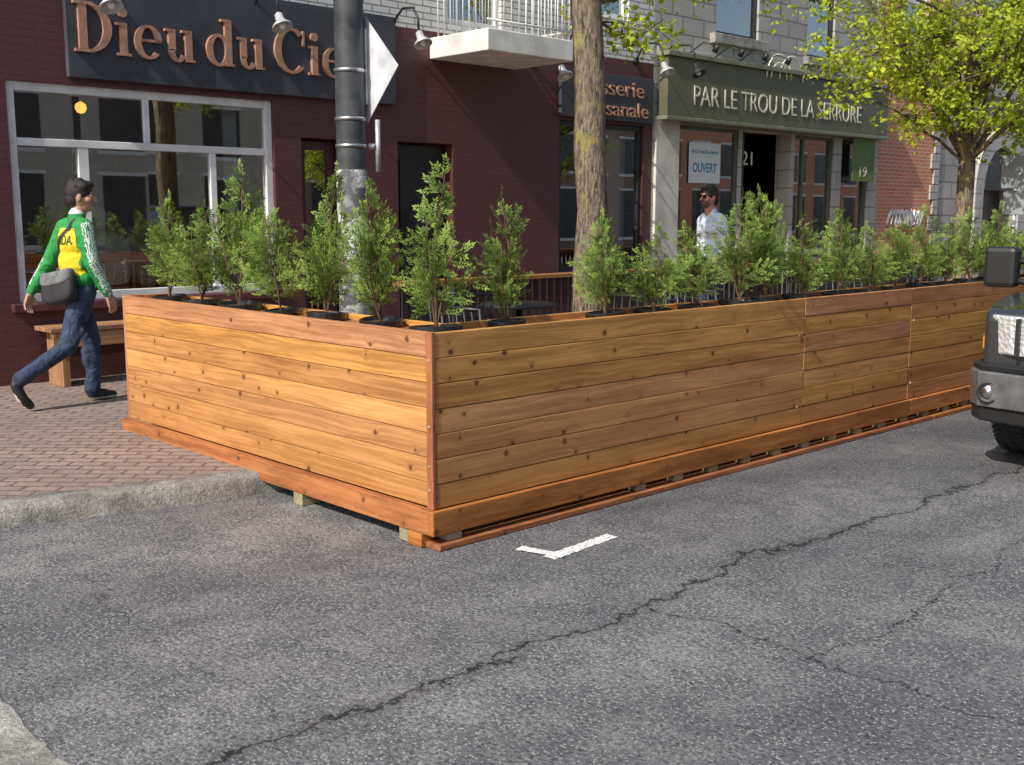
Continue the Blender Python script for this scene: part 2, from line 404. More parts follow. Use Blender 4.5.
def window(x0,x1,z0,z1,fm,parent,mull=[],trans=[],fw=.07,y=FY+.08,gl=GLASS,skip=[]):
    bl=[(x0,x0+fw,y-.04,y+.05,z0,z1),(x1-fw,x1,y-.04,y+.05,z0,z1),(x0+fw,x1-fw,y-.037,y+.05,z0,z0+fw),(x0+fw,x1-fw,y-.037,y+.05,z1-fw,z1)]
    for m in mull:
        mx,a,b=m[:3]; w=m[3] if len(m)>3 else .06
        bl.append((mx-w/2,mx+w/2,y-.03,y+.045,a,b))
    for t in trans:
        z=t[0]; a=t[1] if len(t)>1 else x0+fw; b=t[2] if len(t)>2 else x1-fw
        bl.append((a,b,y-.034,y+.047,z-.035,z+.035))
    boxes('window_frame',bl,fm,parent,.006)
    xs=[x0+.01]+sorted(m[0] for m in mull)+[x1-.01]
    V=[];F=[]
    for i in range(len(xs)-1):
        a,b=xs[i],xs[i+1]; k=len(V); e=U(-.006,.006); g=U(-.006,.006)
        V+=[(a,y+e,z0+.01),(b,y-e,z0+.01),(b,y-e+g,z1-.01),(a,y+e+g,z1-.01)]; F.append((k,k+1,k+2,k+3))
    meshobj('window_glass',V,F,gl,parent)

B1=empty('maroon_brick_building',(1,FY,0))
op1=[(.23,2.93,.86,2.84),(3.26,3.78,SZ,2.48),(4.56,5.40,SZ,2.5),(7.24,8.96,.9,2.9),(5.3,6.2,3.9,6.0),(7.4,8.6,4.3,6),(1.2,2.4,4.4,6.1),(-4.6,-1.4,.86,2.84)]
facade('b1',-6,9.15,6.6,op1,lambda z: MAROON if z<3.78 else WHITEBR,B1,zc=[3.78])
window(.23,2.93,.86,2.84,WHITEF,B1,mull=[(1.55,2.345,2.77),(.91,.93,2.275,.10),(2.24,.93,2.275,.07)],trans=[(2.31,)],fw=.08)
window(-4.6,-1.4,.86,2.84,WHITEF,B1,mull=[(-3,.93,2.77)],trans=[])
window(7.24,8.96,.9,2.9,BLACK,B1,mull=[(8.1,.97,2.83)],fw=.07)
for w in [(5.3,6.2,3.9,6.0),(7.4,8.6,4.3,6),(1.2,2.4,4.4,6.1)]: window(*w,WHITEF,B1,trans=[((w[2]+w[3])/2,)])
boxes('window_sill',[(.15,3.0,FY-.07,FY+.03,.78,.857),(7.15,9.05,FY-.07,FY+.03,.82,.897)],rough_noisy(M('maroon_sill',(.10,.033,.038),.5),6),B1,.01)
DOORM=rough_noisy(M('dark_door',(.022,.02,.022),.4),5)
boxes('door',[(3.28,3.38,FY+.12,FY+.17,SZ,2.46),(3.66,3.76,FY+.12,FY+.17,SZ,2.46),(3.38,3.66,FY+.123,FY+.17,SZ,.5),(3.38,3.66,FY+.123,FY+.17,2.36,2.46)],rough_noisy(M('maroon_door',(.08,.028,.03),.4),5),B1,.006)
meshobj('door_glass',[(3.38,FY+.14,.5),(3.66,FY+.14,.5),(3.66,FY+.14,2.36),(3.38,FY+.14,2.36)],[(0,1,2,3)],GLASS,B1)
boxes('door',[(4.58,5.38,FY+.14,FY+.19,SZ,2.48),(4.68,5.28,FY+.12,FY+.139,.35,1.1),(4.68,5.28,FY+.12,FY+.139,1.25,2.3)],DOORM,B1,.008)
boxes('furniture',[(.4,1.1,7.2,7.9,.16,.95),(1.4,2.0,7.4,8.0,.16,.92),(2.3,2.8,7.3,7.8,.16,1.0),(3.5,6.0,9.0,9.5,.16,1.25),(7.5,8.7,8,8.5,.16,1.1),(.3,2.9,6.45,6.85,.16,.86)],rough_noisy(M('table_brown',(.30,.16,.085),.5),5),B1,.03)
boxes('shelf_bottles',[(1.1+i*.13,1.15+i*.13,9.2,9.26,1.5+(i%3)*.35,1.72+(i%3)*.35) for i in range(14)],rough_noisy(M('bottle_glass',(.25,.18,.06),.2),9,colamt=.7),B1,.02)
boxes('curtains',[(2.50,2.66,FY+.3,FY+.34,.9,2.75),(8.5,8.9,FY+.3,FY+.33,.95,2.85)],CURT,B1)
boxes('wall_picture',[(.6,1.3,9.5,9.58,1.3,2.2),(1.9,2.6,9.5,9.58,1.3,2.3),(3.4,4.0,9.5,9.58,1.2,2.4),(4.6,6.0,9.5,9.58,1.3,2.5),(8,9,9.5,9.58,1.2,2.4)],rough_noisy(M('picture_tan',(.6,.5,.36),.6),3,colamt=.6),B1)
def cushion(name,c,r,rot,mat,parent):
    bm=bmesh.new(); bmesh.ops.create_uvsphere(bm,u_segments=20,v_segments=12,radius=1)
    for v in bm.verts:
        s=lambda a:(abs(a)**.55)*(1 if a>0 else -1)
        v.co=Vector((s(v.co.x)*r[0],v.co.y*r[1]*(1-.5*abs(v.co.x*v.co.z)),s(v.co.z)*r[2]))
    me=bpy.data.meshes.new(name); bm.to_mesh(me); bm.free(); me.transform(Matrix.Translation(c)@Euler(rot).to_matrix().to_4x4())
    me.materials.append(mat)
    for f in me.polygons: f.use_smooth=True
    link(bpy.data.objects.new(name,me),parent)
cushion('cushion',(1.15,6.42,1.24),(.26,.07,.26),(-.2,.1,.1),CURT,B1)
cushion('cushion',(1.62,6.44,1.18),(.23,.07,.22),(-.25,-.3,.0),rough_noisy(M('tan_cushion',(.6,.48,.34),.8),8),B1)
cushion('cushion',(2.02,6.42,1.14),(.20,.07,.19),(-.2,.2,.0),CURT,B1)
lathe('white_globe',[(0,-.13),(.07,-.11),(.125,-.03),(.125,.03),(.07,.11),(0,.13)],WHITEP,B1,20,loc=(1.45,7.3,1.62))
em=M('lamp_glow',(1,.6,.2)); em.node_tree.nodes['Principled BSDF'].inputs['Emission Color'].default_value=(1,.42,.07,1); em.node_tree.nodes['Principled BSDF'].inputs['Emission Strength'].default_value=2.6
for (lx,ly,lz) in ((1.22,7.0,2.72),(5.0,8.2,2.5),(8.0,7.4,2.3)):  # first is the front-window pendant; the other two are added to brighten the interior
    PL=empty('pendant_and_fill_lamp',(lx,ly,lz))
    lathe('shade',[(0,-.065),(.035,-.055),(.055,-.015),(.05,.025),(.015,.05),(0,.055)],em,PL,16,loc=(lx,ly,lz))
    tubeobj('cord',[([(lx,ly,lz+.05),(lx,ly,3.25)],.006)],BLACK,PL,6)
S1=empty('brewery_sign',(2.6,FY,3.37))
boxes('board',[(.77,4.5,FY-.07,FY-.005,2.90,3.86)],SIGNBD,S1,.006)
def serif(txt,x0,z0,cap,y,mat,parent,sx=1.0):
    V=[];F=[]; cnt=[0]
    def poly(outer,inner=None,closed=False):
        cnt[0]+=1; yf=y-.03-.0022*(cnt[0]%5); yb=y
        k=len(V)
        if inner is None:
            n=len(outer)
            for q in outer: V.append((x0+q[0]*cap*sx,yf,z0+q[1]*cap))
            for q in outer: V.append((x0+q[0]*cap*sx,yb,z0+q[1]*cap))
            F.append(tuple(k+i for i in range(n)))
            for i in range(n): j=(i+1)%n; F.append((k+i,k+n+i,k+n+j,k+j))
        else:
            n=len(outer)
            for q in outer: V.append((x0+q[0]*cap*sx,yf,z0+q[1]*cap))
            for q in inner: V.append((x0+q[0]*cap*sx,yf,z0+q[1]*cap))
            for q in outer: V.append((x0+q[0]*cap*sx,yb,z0+q[1]*cap))
            for q in inner: V.append((x0+q[0]*cap*sx,yb,z0+q[1]*cap))
            for i in range(n-1):
                F.append((k+i,k+i+1,k+n+i+1,k+n+i)); F.append((k+i,k+2*n+i,k+2*n+i+1,k+i+1)); F.append((k+n+i,k+n+i+1,k+3*n+i+1,k+3*n+i))
            F.append((k,k+n,k+3*n,k+2*n)); F.append((k+n-1,k+3*n-1,k+4*n-1,k+2*n-1))
    def rect(a,b,c,d): poly([(px+a,c),(px+b,c),(px+b,d),(px+a,d)])
    def ring(cx,cz,rx,rz,ix,iz,a0,a1):
        n=28; A=[math.radians(a0+(a1-a0)*i/n) for i in range(n+1)]
        poly([(px+cx+rx*math.cos(a),cz+rz*math.sin(a)) for a in A],[(px+cx+ix*math.cos(a),cz+iz*math.sin(a)) for a in A])
    def disc(cx,cz,r): poly([(px+cx+r*math.cos(i*math.pi/8),cz+r*math.sin(i*math.pi/8)) for i in range(16)])
    px=0
    for ch in txt:
        if ch=='D': rect(.1,.28,0,1);rect(0,.42,0,.06);rect(0,.42,.94,1);ring(.27,.5,.55,.5,.36,.44,-90,90);px+=.92
        elif ch=='i': rect(.08,.25,0,.66);rect(0,.33,0,.055);rect(0,.16,.605,.66);disc(.165,.87,.1);px+=.40
        elif ch=='e': ring(.33,.33,.33,.35,.17,.29,8,318);rect(.13,.65,.335,.39);px+=.73
        elif ch=='u': rect(.08,.25,.22,.66);rect(0,.16,.605,.66);rect(.48,.65,0,.66);rect(.4,.56,.605,.66);rect(.6,.73,0,.055);ring(.30,.24,.22,.26,.08,.19,180,330);px+=.79
        elif ch=='d': ring(.32,.33,.32,.35,.16,.28,0,360);rect(.48,.65,0,1);rect(.38,.56,.945,1);rect(.6,.73,0,.055);px+=.80
        elif ch=='C': ring(.48,.5,.48,.52,.30,.45,48,315);rect(.79,.84,.62,.97);px+=.97
        elif ch=='l': rect(.08,.25,0,1);rect(0,.33,0,.055);rect(0,.16,.945,1);px+=.38
        else: px+=.22
    meshobj('letters',V,F,mat,parent)
serif('Dieu du Ciel',.83,3.13,.45,FY-.07,COPPER,S1,.95)
S2=empty('brewery_sign',(8.1,FY,3.2))
boxes('board',[(7.2,9.08,FY-.07,FY-.005,2.94,3.55)],SIGNBD,S2,.006)
textbox('letters','Brasserie',7.45,8.85,3.27,3.48,FY-.08,COPPER,S2,.02,bold=0)
textbox('letters','Artisanale',7.45,8.95,3.0,3.20,FY-.08,COPPER,S2,.02,bold=0)
BAL=empty('balcony',(5.7,5.8,3.45))
boxes('slab',[(5.05,6.42,5.18,FY-.003,3.46,3.70)],rough_noisy(M('pale_concrete',(.7,.68,.64),.8),4,.1,6,.2),BAL,.012)
rl=[([(5.08,5.22,4.6),(6.39,5.22,4.6),(6.39,FY,4.6)],.018),([(5.08,FY,4.6),(5.08,5.22,4.6)],.018),([(5.08,5.22,3.8),(6.39,5.22,3.8),(6.39,FY,3.8)],.014)]
for i in range(12): rl.append(([(5.1+i*.117,5.22,3.7),(5.1+i*.117,5.22,4.6)],.009))
for i in range(8): rl.append(([(5.08,5.3+i*.11,3.7),(5.08,5.3+i*.11,4.6)],.009)); rl.append(([(6.39,5.3+i*.11,3.7),(6.39,5.3+i*.11,4.6)],.009))
tubeobj('railing',rl,WHITEF,BAL,6)
def goose(x,z,y=5.72,top=None):
    g=empty('gooseneck_lamp',(x,y,z)); top=z+.42
    arc=[(x,FY-.01,top-.22),(x,FY-.1,top-.08),(x,FY-.22,top),(x,y+.08,top-.02),(x,y,top-.14),(x,y-.02,z+.1)]
    tubeobj('arm',[(arc,.014)],BLACK,g,8)
    tubeobj('wall_plate',[([(x,FY-.004,top-.22),(x,FY-.03,top-.22)],.05)],BLACK,g,16)
    M4=Matrix.Translation((x,y-.02,z+.12))@Matrix.Rotation(math.radians(-28),4,'X')
    lathe('shade',[(.02,.02),(.04,.0),(.045,-.07),(.1,-.13),(.105,-.15),(.095,-.15),(.04,-.08)],GALV if x<9 else BLACK,g,18,M4=M4)
    b=lathe('bulb',[(0,-.17),(.03,-.15),(.04,-.11),(.02,-.07)],WHITEP,g,12,M4=M4)
for x,z in ((.98,3.48),(2.72,3.50),(4.5,3.52),(6.75,3.36),(7.35,3.62),(8.75,3.58)): goose(x,z)

B2=empty('grey_stone_building',(12,FY,0))
op2=[(9.75,11.3,.6,2.98),(11.36,12.75,SZ,2.98),(12.85,14.1,.6,2.98),(14.35,15.3,.6,2.98),(13.1,13.95,4.25,6.3),(10.6,11.7,4.35,6.3)]
SHOPW=rough_noisy(M('shopfront_paint',(.10,.11,.085),.5),5)
def m2(z): return GREYST if z>3.0 else LIMEST
facade('b2',9.15,15.6,8.2,op2,m2,B2,zc=[3.0],depth=.3)
window(9.75,11.3,.6,2.98,SHOPW,B2,fw=.06)
window(12.85,14.1,.6,2.98,SHOPW,B2,mull=[(13.2,.66,2.92)],fw=.06)
window(14.35,15.3,.6,2.98,SHOPW,B2,trans=[(2.3,)],fw=.07)
for w in [(13.1,13.95,4.25,6.3),(10.6,11.7,4.35,6.3)]: window(*w,DOORM,B2,trans=[(5.2,)],fw=.06)
boxes('stone_sills',[(13.0,14.05,FY-.1,FY+.02,4.12,4.247),(10.45,11.85,FY-.1,FY+.02,4.2,4.347),(9.2,15.6,FY-.06,FY-.003,3.90,4.03)],concrete('sill_stone',(.50,.48,.45)),B2,.012)
boxes('stone_piers',[(9.18,9.72,FY-.05,FY-.003,SZ,3.05)],rough_noisy(M('pale_pier',(.62,.59,.55),.8),3,.1,4,.2,.4),B2,.01)
boxes('door',[(11.9,12.7,FY+.9,FY+.95,SZ,2.5),(11.4,11.44,FY+.02,FY+.9,SZ,2.95)],DOORM,B2,.008)
boxes('curtains',[(9.9,10.0,FY+.4,FY+.44,.7,2.9),(11.0,11.2,FY+.5,FY+.53,.7,2.9),(13.3,13.5,FY+.4,FY+.44,.7,2.9)],rough_noisy(M('dress_fabric',(.5,.57,.45),.9),5),B2)
boxes('shelves',[(10.0,11.0,8.2,8.6,.16,1.2),(13.2,13.9,7.6,8,.16,1.6)],rough_noisy(M('shelf_tan',(.45,.34,.2),.6),5),B2,.02)
textbox('house_number','21',11.5,11.78,2.45,2.66,FY+.1,CREAM,B2)
PS=empty('window_poster',(10.5,FY,2.4))
boxes('sheet',[(10.08,10.86,FY+.05,FY+.056,2.14,2.74)],WHITEP,PS)
textbox('print','OUVERT',10.17,10.77,2.30,2.44,FY+.047,BLUETXT,PS,.002,bold=.01)
textbox('print','Par Le Trou De La Serrure',10.15,10.8,2.58,2.64,FY+.047,BLUETXT,PS,.002)
GB=empty('green_banner',(14.8,FY-.1,2.5))
boxes('cloth',[(14.45,15.2,FY-.16,FY-.15,2.25,3.0)],GREENB,GB)
textbox('number','19',14.7,14.95,2.33,2.5,FY-.163,CREAM,GB,.004)
tubeobj('rod',[([(14.4,FY-.155,3.01),(15.25,FY-.155,3.01)],.012),([(14.42,FY,3.01),(14.42,FY-.155,3.01)],.01)],BLACK,GB,8)
S3=empty('shop_sign',(12.4,FY,3.45))
boxes('fascia',[(9.2,15.5,FY-.22,FY-.063,3.06,3.88)],OLIVE,S3,.01)
boxes('trim',[(9.16,15.54,FY-.27,FY-.063,3.883,3.95),(9.16,15.54,FY-.25,FY-.063,3.0,3.057)],rough_noisy(M('fascia_trim',(.2,.2,.13),.5),5),S3,.008)
textbox('letters','PAR LE TROU DE LA SERRURE',9.8,14.55,3.24,3.52,FY-.23,CREAM,S3,.008,bold=-.008)
arcs=[]
for cx,r in ((11.95,.34),(11.95,.22),(12.3,.34)):
    arcs.append(([(cx+r*math.cos(a*math.pi/14),FY-.24,3.78+r*1.1*math.sin(a*math.pi/14)) for a in range(15)],.012))
tubeobj('logo_arcs',arcs,CREAM,S3,6)
for i in range(4):
    x=9.9+i*.62; sl=empty('sign_spotlight',(x,5.7,4.0))
    tubeobj('arm',[([(x,FY-.06,4.0),(x,FY-.3,4.12),(x,FY-.5,4.05)],.01)],BLACK,sl,6)
    lathe('head',[(0,.07),(.03,.06),(.045,-.04),(.0,-.03)],BLACK,sl,12,M4=Matrix.Translation((x,FY-.52,4.0))@Matrix.Rotation(.6,4,'X'))
goose(9.3,3.60,5.6)
B3=empty('orange_brick_building',(17,FY,0))
facade('b3',15.6,18.0,9,[(16.3,17.3,4.6,6.6)],lambda z:REDBR,B3)
window(16.3,17.3,4.6,6.6,WHITEF,B3,trans=[(5.6,)])
boxes('stone_trim',[(15.62,17.98,FY-.05,FY-.003,.12,.75),(15.6,18,FY-.07,FY-.003,4.2,4.4)]+[(17.66+(i%2)*.12,18.0,FY-.04,FY-.003,.76+i*.3,1.04+i*.3) for i in range(11)],LIMEST,B3,.01)
GRAF=M('graffiti_paint',(.85,.83,.83),.6)
gp=[]
for k in range(9):
    gp.append(([(16.15+.12*math.cos(t*.9+k)+k*.15,FY-.012,1.60+.16*math.sin(t*1.3+k*1.7)) for t in range(8)],.022))
tubeobj('graffiti',gp,GRAF,B3,5)
B4=empty('limestone_arched_building',(22,FY,0))
LIM2=brickmat('weathered_limestone',(.44,.42,.38),(.54,.51,.46),(.2,.19,.17),.7,.33,.016,.9,.9,var=.5)
facade('b4',18.0,34,10,[(19.9,21.7,SZ,2.2),(23.5,24.8,1.2,3.6),(27,28.3,1.2,3.6),(19.9,21.2,5.0,7.2)],lambda z:LIM2,B4,depth=.4)
for w in [(23.5,24.8,1.2,3.6),(27,28.3,1.2,3.6),(19.9,21.2,5.0,7.2)]: window(*w,SHOPW,B4,mull=[((w[0]+w[1])/2,w[2]+.07,w[3]-.07)],trans=[])
boxes('door',[(19.95,20.79,FY+.3,FY+.36,SZ,2.2),(20.81,21.65,FY+.3,FY+.36,SZ,2.2)],DOORM,B4,.01)
V=[];F=[];n=18
cx,cz=20.8,2.2
for i in range(n+1):
    a=math.pi*i/n
    for r,y in ((.9,FY-.12),(1.3,FY-.12),(1.3,FY-.003),(.9,FY-.003)): V.append((cx+r*math.cos(a),y,cz+r*math.sin(a)))
for i in range(n):
    for j in range(4): a=i*4+j;b=i*4+(j+1)%4; F.append((a,b,b+4,a+4))
meshobj('arch_ring',V,F,LIMEST,B4)
V=[(cx+.9*math.cos(math.pi*i/n),FY-.01,cz+.9*math.sin(math.pi*i/n)) for i in range(n+1)]
meshobj('arch_light',V,[tuple(range(n+1))],DOORM,B4)
boxes('arch_piers',[(19.5,19.9,FY-.12,FY-.003,SZ,2.2),(21.7,22.1,FY-.12,FY-.003,SZ,2.2),(18,34,FY-.15,FY-.003,4.1,4.35)],LIMEST,B4,.015)
for i,(a,b,h,mt) in enumerate([(-40,-22,6,BROWNBR),(-22,-8,5,LIGHTB),(-8,4,5.6,LIMEST),(4,16,5,LIGHTB),(16,34,6,BROWNBR),(34,60,6,REDBR)]):
    e=empty('opposite_row_building',((a+b)/2,-14,0))
    boxes('walls',[(a,b,-22,-14,0,h)],mt,e)
    wl=[];fl=[]
    x=a+.8
    while x<b-1.5:
        for z in (.8,3.4):
            hh=1.9 if z<1 else 1.4
            wl.append((x,x+1.2,-14,-13.98,z,z+hh)); fl.append((x-.08,x+1.28,-14,-13.96,z-.12,z-.01)); fl.append((x-.08,x+1.28,-14,-13.96,z+hh+.01,z+hh+.1))
        x+=2.1
    boxes('windows',wl,M('dark_window_%d'%i,(.05,.06,.07),.15),e); boxes('trim',fl,WHITEF,e)

# ------------------------------------------------------------------ terrace
T=empty('wooden_terrace',(3,1.7,0))
TL=13.2; TW=3.49; TOP=1.085; ph=.885/7
bl=[];
for i in range(7):
    z0=.2+i*ph; g=.0016
    for a,b in ((.0,3.31),(3.315,4.85),(4.855,7.25),(7.255,9.7),(9.705,TL)):
        bl.append((a+.001,b-.001,U(-.002,.002),.036,z0+g,z0+ph-g))
boxes('street_side_boards',bl,W_PINE,T,.003)
bl=[]
for i in range(7):
    z0=.2+i*ph; g=.0016
    bl.append((U(-.002,.002),.036,.046,TW,z0+g,z0+ph-g))
boxes('end_boards',bl,W_PINE,T,.003)
boxes('board_backing',[(.0365,.05,.05,TW,.2,TOP-.01),(.05,TL,.0365,.05,.2,TOP-.01)],W_SKIRT,T)
boxes('corner_trim',[(-.024,-.003,-.004,.044,.2,TOP+.004)],W_SKIRT,T,.003)
boxes('skirt_boards',[(-.055,4.85,-.04,-.004,.075,.2),(4.853,TL,-.04,-.004,.075,.2),(-.055,-.003,-.003,TW+.02,.075,.2)],W_SKIRT,T,.005)
boxes('bottom_runner',[(-.03,5.2,-.062,.07,.002,.032),(5.21,TL,-.062,.07,.002,.032),(-.06,.02,.05,.16,.002,.074)],W_SKIRT,T,.004)
bb=[(x,x+.09,-.03,.3,.034,.074) for x in [.05]+[1.5+i*.36 for i in range(32)]]+[(-.05,.25,1.15,1.24,.002,.073),(-.045,.2,.18,.25,.003,.073)]
boxes('support_blocks',bb,W_BLOCK,T,.004)
led=[(.052,.338,.342,TW,1.025,1.05),(.052,TL,.052,.338,1.025,1.05)]
boxes('planter_ledge',led,W_SKIRT,T,.003)
ib=[]
for i in range(7):
    z0=.2+i*ph
    ib.append((.345,TL,.341,.365,z0+.003,z0+ph-.003)); ib.append((.345,.37,.37,TW,z0+.003,z0+ph-.003))
boxes('inner_boards',ib,W_PINE,T,.004)
boxes('end_cap',[(.0,.37,TW+.002,TW+.03,.2,TOP)],W_PINE,T,.004)
db=[(.38,TL,.38+i*.142,.38+i*.142+.137,.13,.16) for i in range(21)]
boxes('deck_boards',db,W_RAIL,T,.003)
V=[];F=[]
for (x,y,z,ax) in [(-.027,.02,.3,0),(-.027,.02,.62,0),(-.027,.02,.95,0),(-.027,.022,.42,0)]+[(x,-.003,z,1) for x in (3.25,4.9) for z in (.33,.83)]:
    d=Vector((-1,0,0)) if ax==0 else Vector((0,-1,0))
    tube(V,F,[Vector((x,y,z))-d*.004,Vector((x,y,z))+d*.002],[.006,.005],8)
meshobj('screws',V,F,GALV,T)
RA=empty('terrace_railing',(7,3.45,.1))
sl=[]
boxes('cap',[(2.4,12.6,3.38,3.5,1.05,1.09)],W_RAIL,RA,.005)
for i in range(100): sl.append((2.45+i*.1,2.51+i*.1,3.42,3.44,.17,1.049))
boxes('slats',sl,rough_noisy(M('dark_slats',(.03,.02,.016),.6),8),RA)
def bistro(x,y,rot):
    t=empty('bistro_table',(x,y,.16)); Z=.16
    lathe('top',[(0,.74),(.33,.74),(.34,.73),(.34,.715),(.33,.71),(0,.71)],BLACK,t,28,loc=(x,y,Z))
    tubeobj('leg',[([(x,y,Z+.02),(x,y,Z+.71)],.025),([(x-.25,y,Z+.01),(x+.25,y,Z+.01)],.018),([(x,y-.25,Z+.011),(x,y+.25,Z+.011)],.018)],BLACK,t,10)
def chair(x,y,rot):
    c=empty('patio_chair',(x,y,.16)); M4=Matrix.Translation((x,y,.16))@Matrix.Rotation(rot,4,'Z')
    boxes('seat',[(-.21,.21,-.2,.2,.44,.465)],BLACK,c,.01,M4)
    P=lambda *a:[tuple(M4@Vector(q)) for q in a]
    tubeobj('frame',[(P((-.2,.19,0),(-.2,.19,.45),(-.2,.25,.88)),.012),(P((.2,.19,0),(.2,.19,.45),(.2,.25,.88)),.012),(P((-.2,-.19,0),(-.2,-.19,.45)),.012),(P((.2,-.19,0),(.2,-.19,.45)),.012),
        (P((-.2,.25,.87),(.2,.25,.87)),.014),(P((-.2,.22,.7),(.2,.22,.7)),.012)]+[(P((-.12+.08*i,.2,.48),(-.12+.08*i,.25,.87)),.007) for i in range(4)],BLACK,c,8)
for x in (2.3,4.9,7.4,9.6):
    bistro(x,1.5,0); chair(x-.6,1.5,math.pi/2); chair(x+.62,1.5,-math.pi/2)
    chair(x+.05,2.15,0)
bistro(3.2,2.75,0); chair(2.6,2.75,math.pi/2)
PK=empty('parking_sign',(11.3,1.9,SZ))
tubeobj('post',[([(11.3,1.9,SZ),(11.3,1.9,2.45)],.03)],GALV,PK,10)
boxes('panel',[(11.262,11.268,1.72,2.08,2.0,2.42),(11.262,11.268,1.76,2.04,1.66,1.97)],rough_noisy(M('sign_back_grey',(.30,.32,.34),.5,.2),5),PK,.002)

# ------------------------------------------------------------------ potted cedars
def cedar_mesh(seed,h,wid):
    rs=random.Random(seed); V=[];F=[];mi=[];A=[]
    u=rs.uniform
    prof=[(.085,-.17),(.105,-.02),(.118,.0),(.125,.0),(.125,.032),(.115,.035),(.108,.012),(0.0,.010)]
    n=20; k=0
    for r,z in prof:
        for j in range(n): V.append((r*math.cos(2*math.pi*j/n),r*math.sin(2*math.pi*j/n),z)); A.append((0,0))
    for i in range(len(prof)-1):
        for j in range(n):
            a=i*n+j;b=i*n+(j+1)%n; F.append((a,b,b+n,a+n)); mi.append(0 if i<len(prof)-2 else 1)
    def st(pts,r0,r1):
        k=len(V); tube(V,F,pts,[r0+(r1-r0)*i/(len(pts)-1) for i in range(len(pts))],5,False)
        A.extend([(0,0)]*(len(V)-k)); mi.extend([2]*(len(F)-len(mi)))
    def leaflet(p,d,nn,L,w,c):
        s=d.cross(nn).normalized()*w
        k=len(V); q=[p,p+d*L*.5+s,p+d*L,p+d*L*.5-s]
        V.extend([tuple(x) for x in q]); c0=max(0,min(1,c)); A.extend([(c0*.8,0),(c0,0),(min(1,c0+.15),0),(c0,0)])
        F.append((k,k+1,k+2,k+3)); mi.append(3)
    def axis(p,d,nn,L,c):
        nseg=max(3,int(L/.013)); cur=p.copy(); dd=d.copy()
        for i in range(nseg):
            t=i/nseg; cur=cur+dd*(L/nseg); dd=(dd+Vector((0,0,.03))+Vector((u(-.08,.08),u(-.08,.08),u(-.03,.03)))).normalized()
            s=dd.cross(nn).normalized()
            for sg in (-1,1):
                ld=(dd*.8+s*sg*.8+nn*u(-.35,.35)).normalized()
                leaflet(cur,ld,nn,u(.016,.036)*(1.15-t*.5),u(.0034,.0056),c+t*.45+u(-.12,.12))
        leaflet(cur,dd,nn,.03,.005,c+.5)
        return cur
    stems=[(Vector((0,0,0)),Vector((u(-.06,.06),u(-.06,.06),h)),1)]
    for _ in range(3): 
        a=u(0,6.28); r=u(.05,.13); stems.append((Vector((0,0,.02)),Vector((math.cos(a)*r,math.sin(a)*r,h*u(.5,.9))),.7))
    for a,b,sc in stems:
        mid=a.lerp(b,.5)+Vector((u(-.03,.03),u(-.03,.03),0)); st([a,mid,b],.007,.002)
        nb=int(17*(b.z/h)) if sc<1 else 26
        for i in range(nb):
            t=(i+u(.1,.9))/nb; t=.11+.89*t
            p=(a.lerp(mid,t*2) if t<.5 else mid.lerp(b,t*2-1))
            az=u(0,6.28); env=(1-t)**.6*.85+.17
            if t<.25: env*=.5+t*2.0
            L=wid*env*u(.45,1.45)
            up=u(.35,1.35)
            d=Vector((math.cos(az),math.sin(az),up)).normalized()
            nn=Vector((-math.sin(az)*u(.2,1)+u(-.5,.5),math.cos(az)*u(.2,1)+u(-.5,.5),u(-.3,.8))).normalized()
            nn=(nn-d*nn.dot(d)).normalized()
            c=u(.0,.6)
            axis(p,d,nn,L,c); s=d.cross(nn)
            st([p,p+d*L*.75],.0022,.001)
            ns=max(2,int(L/.042))
            for j in range(ns):
                tt=(j+1)/(ns+1.2); sg=1 if j%2 else -1
                axis(p+d*L*tt,(d*.75+s*sg*.75+nn*u(-.4,.4)).normalized(),nn,L*u(.3,.6)*(1.15-tt*.5),c+u(-.1,.2))
        axis(b-Vector((0,0,.02)),Vector((0,0,1)),Vector((1,0,0)),.09,.6)
    me=bpy.data.meshes.new('potted_cedar_%d'%seed); me.from_pydata(V,[],F)
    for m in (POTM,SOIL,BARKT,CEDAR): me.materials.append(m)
    me.polygons.foreach_set('material_index',mi)
    a=me.color_attributes.new('brd','FLOAT_COLOR','POINT'); fl=[]
    for v in A: fl+=[v[0],v[1],0,1]
    a.data.foreach_set('color',fl); me.update(); return me
CM=[cedar_mesh(s,h,w) for s,h,w in ((21,.74,.22),(22,.70,.26),(23,.78,.21),(24,.66,.25),(25,.72,.28),(26,.70,.23))]
def cedar(x,y,h,ci,wid=1.0):
    o=bpy.data.objects.new('potted_cedar',CM[ci]); base=[.74,.70,.78,.66,.72,.70][ci]
    s=h/base; o.scale=(wid,wid,s); o.location=(x+U(-.02,.02),y+U(-.02,.02),1.06); o.rotation_euler=(U(-.07,.07),U(-.07,.07),U(0,6.28)); COL.objects.link(o)
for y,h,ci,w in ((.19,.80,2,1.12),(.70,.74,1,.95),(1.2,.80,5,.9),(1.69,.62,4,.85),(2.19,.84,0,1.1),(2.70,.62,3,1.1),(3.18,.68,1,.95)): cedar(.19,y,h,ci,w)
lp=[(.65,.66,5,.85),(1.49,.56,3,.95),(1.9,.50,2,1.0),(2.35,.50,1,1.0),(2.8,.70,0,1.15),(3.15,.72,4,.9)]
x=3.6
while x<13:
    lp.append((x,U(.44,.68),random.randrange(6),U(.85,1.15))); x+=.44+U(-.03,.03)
for x,h,ci,w in lp: cedar(x,.19,h,ci,w)

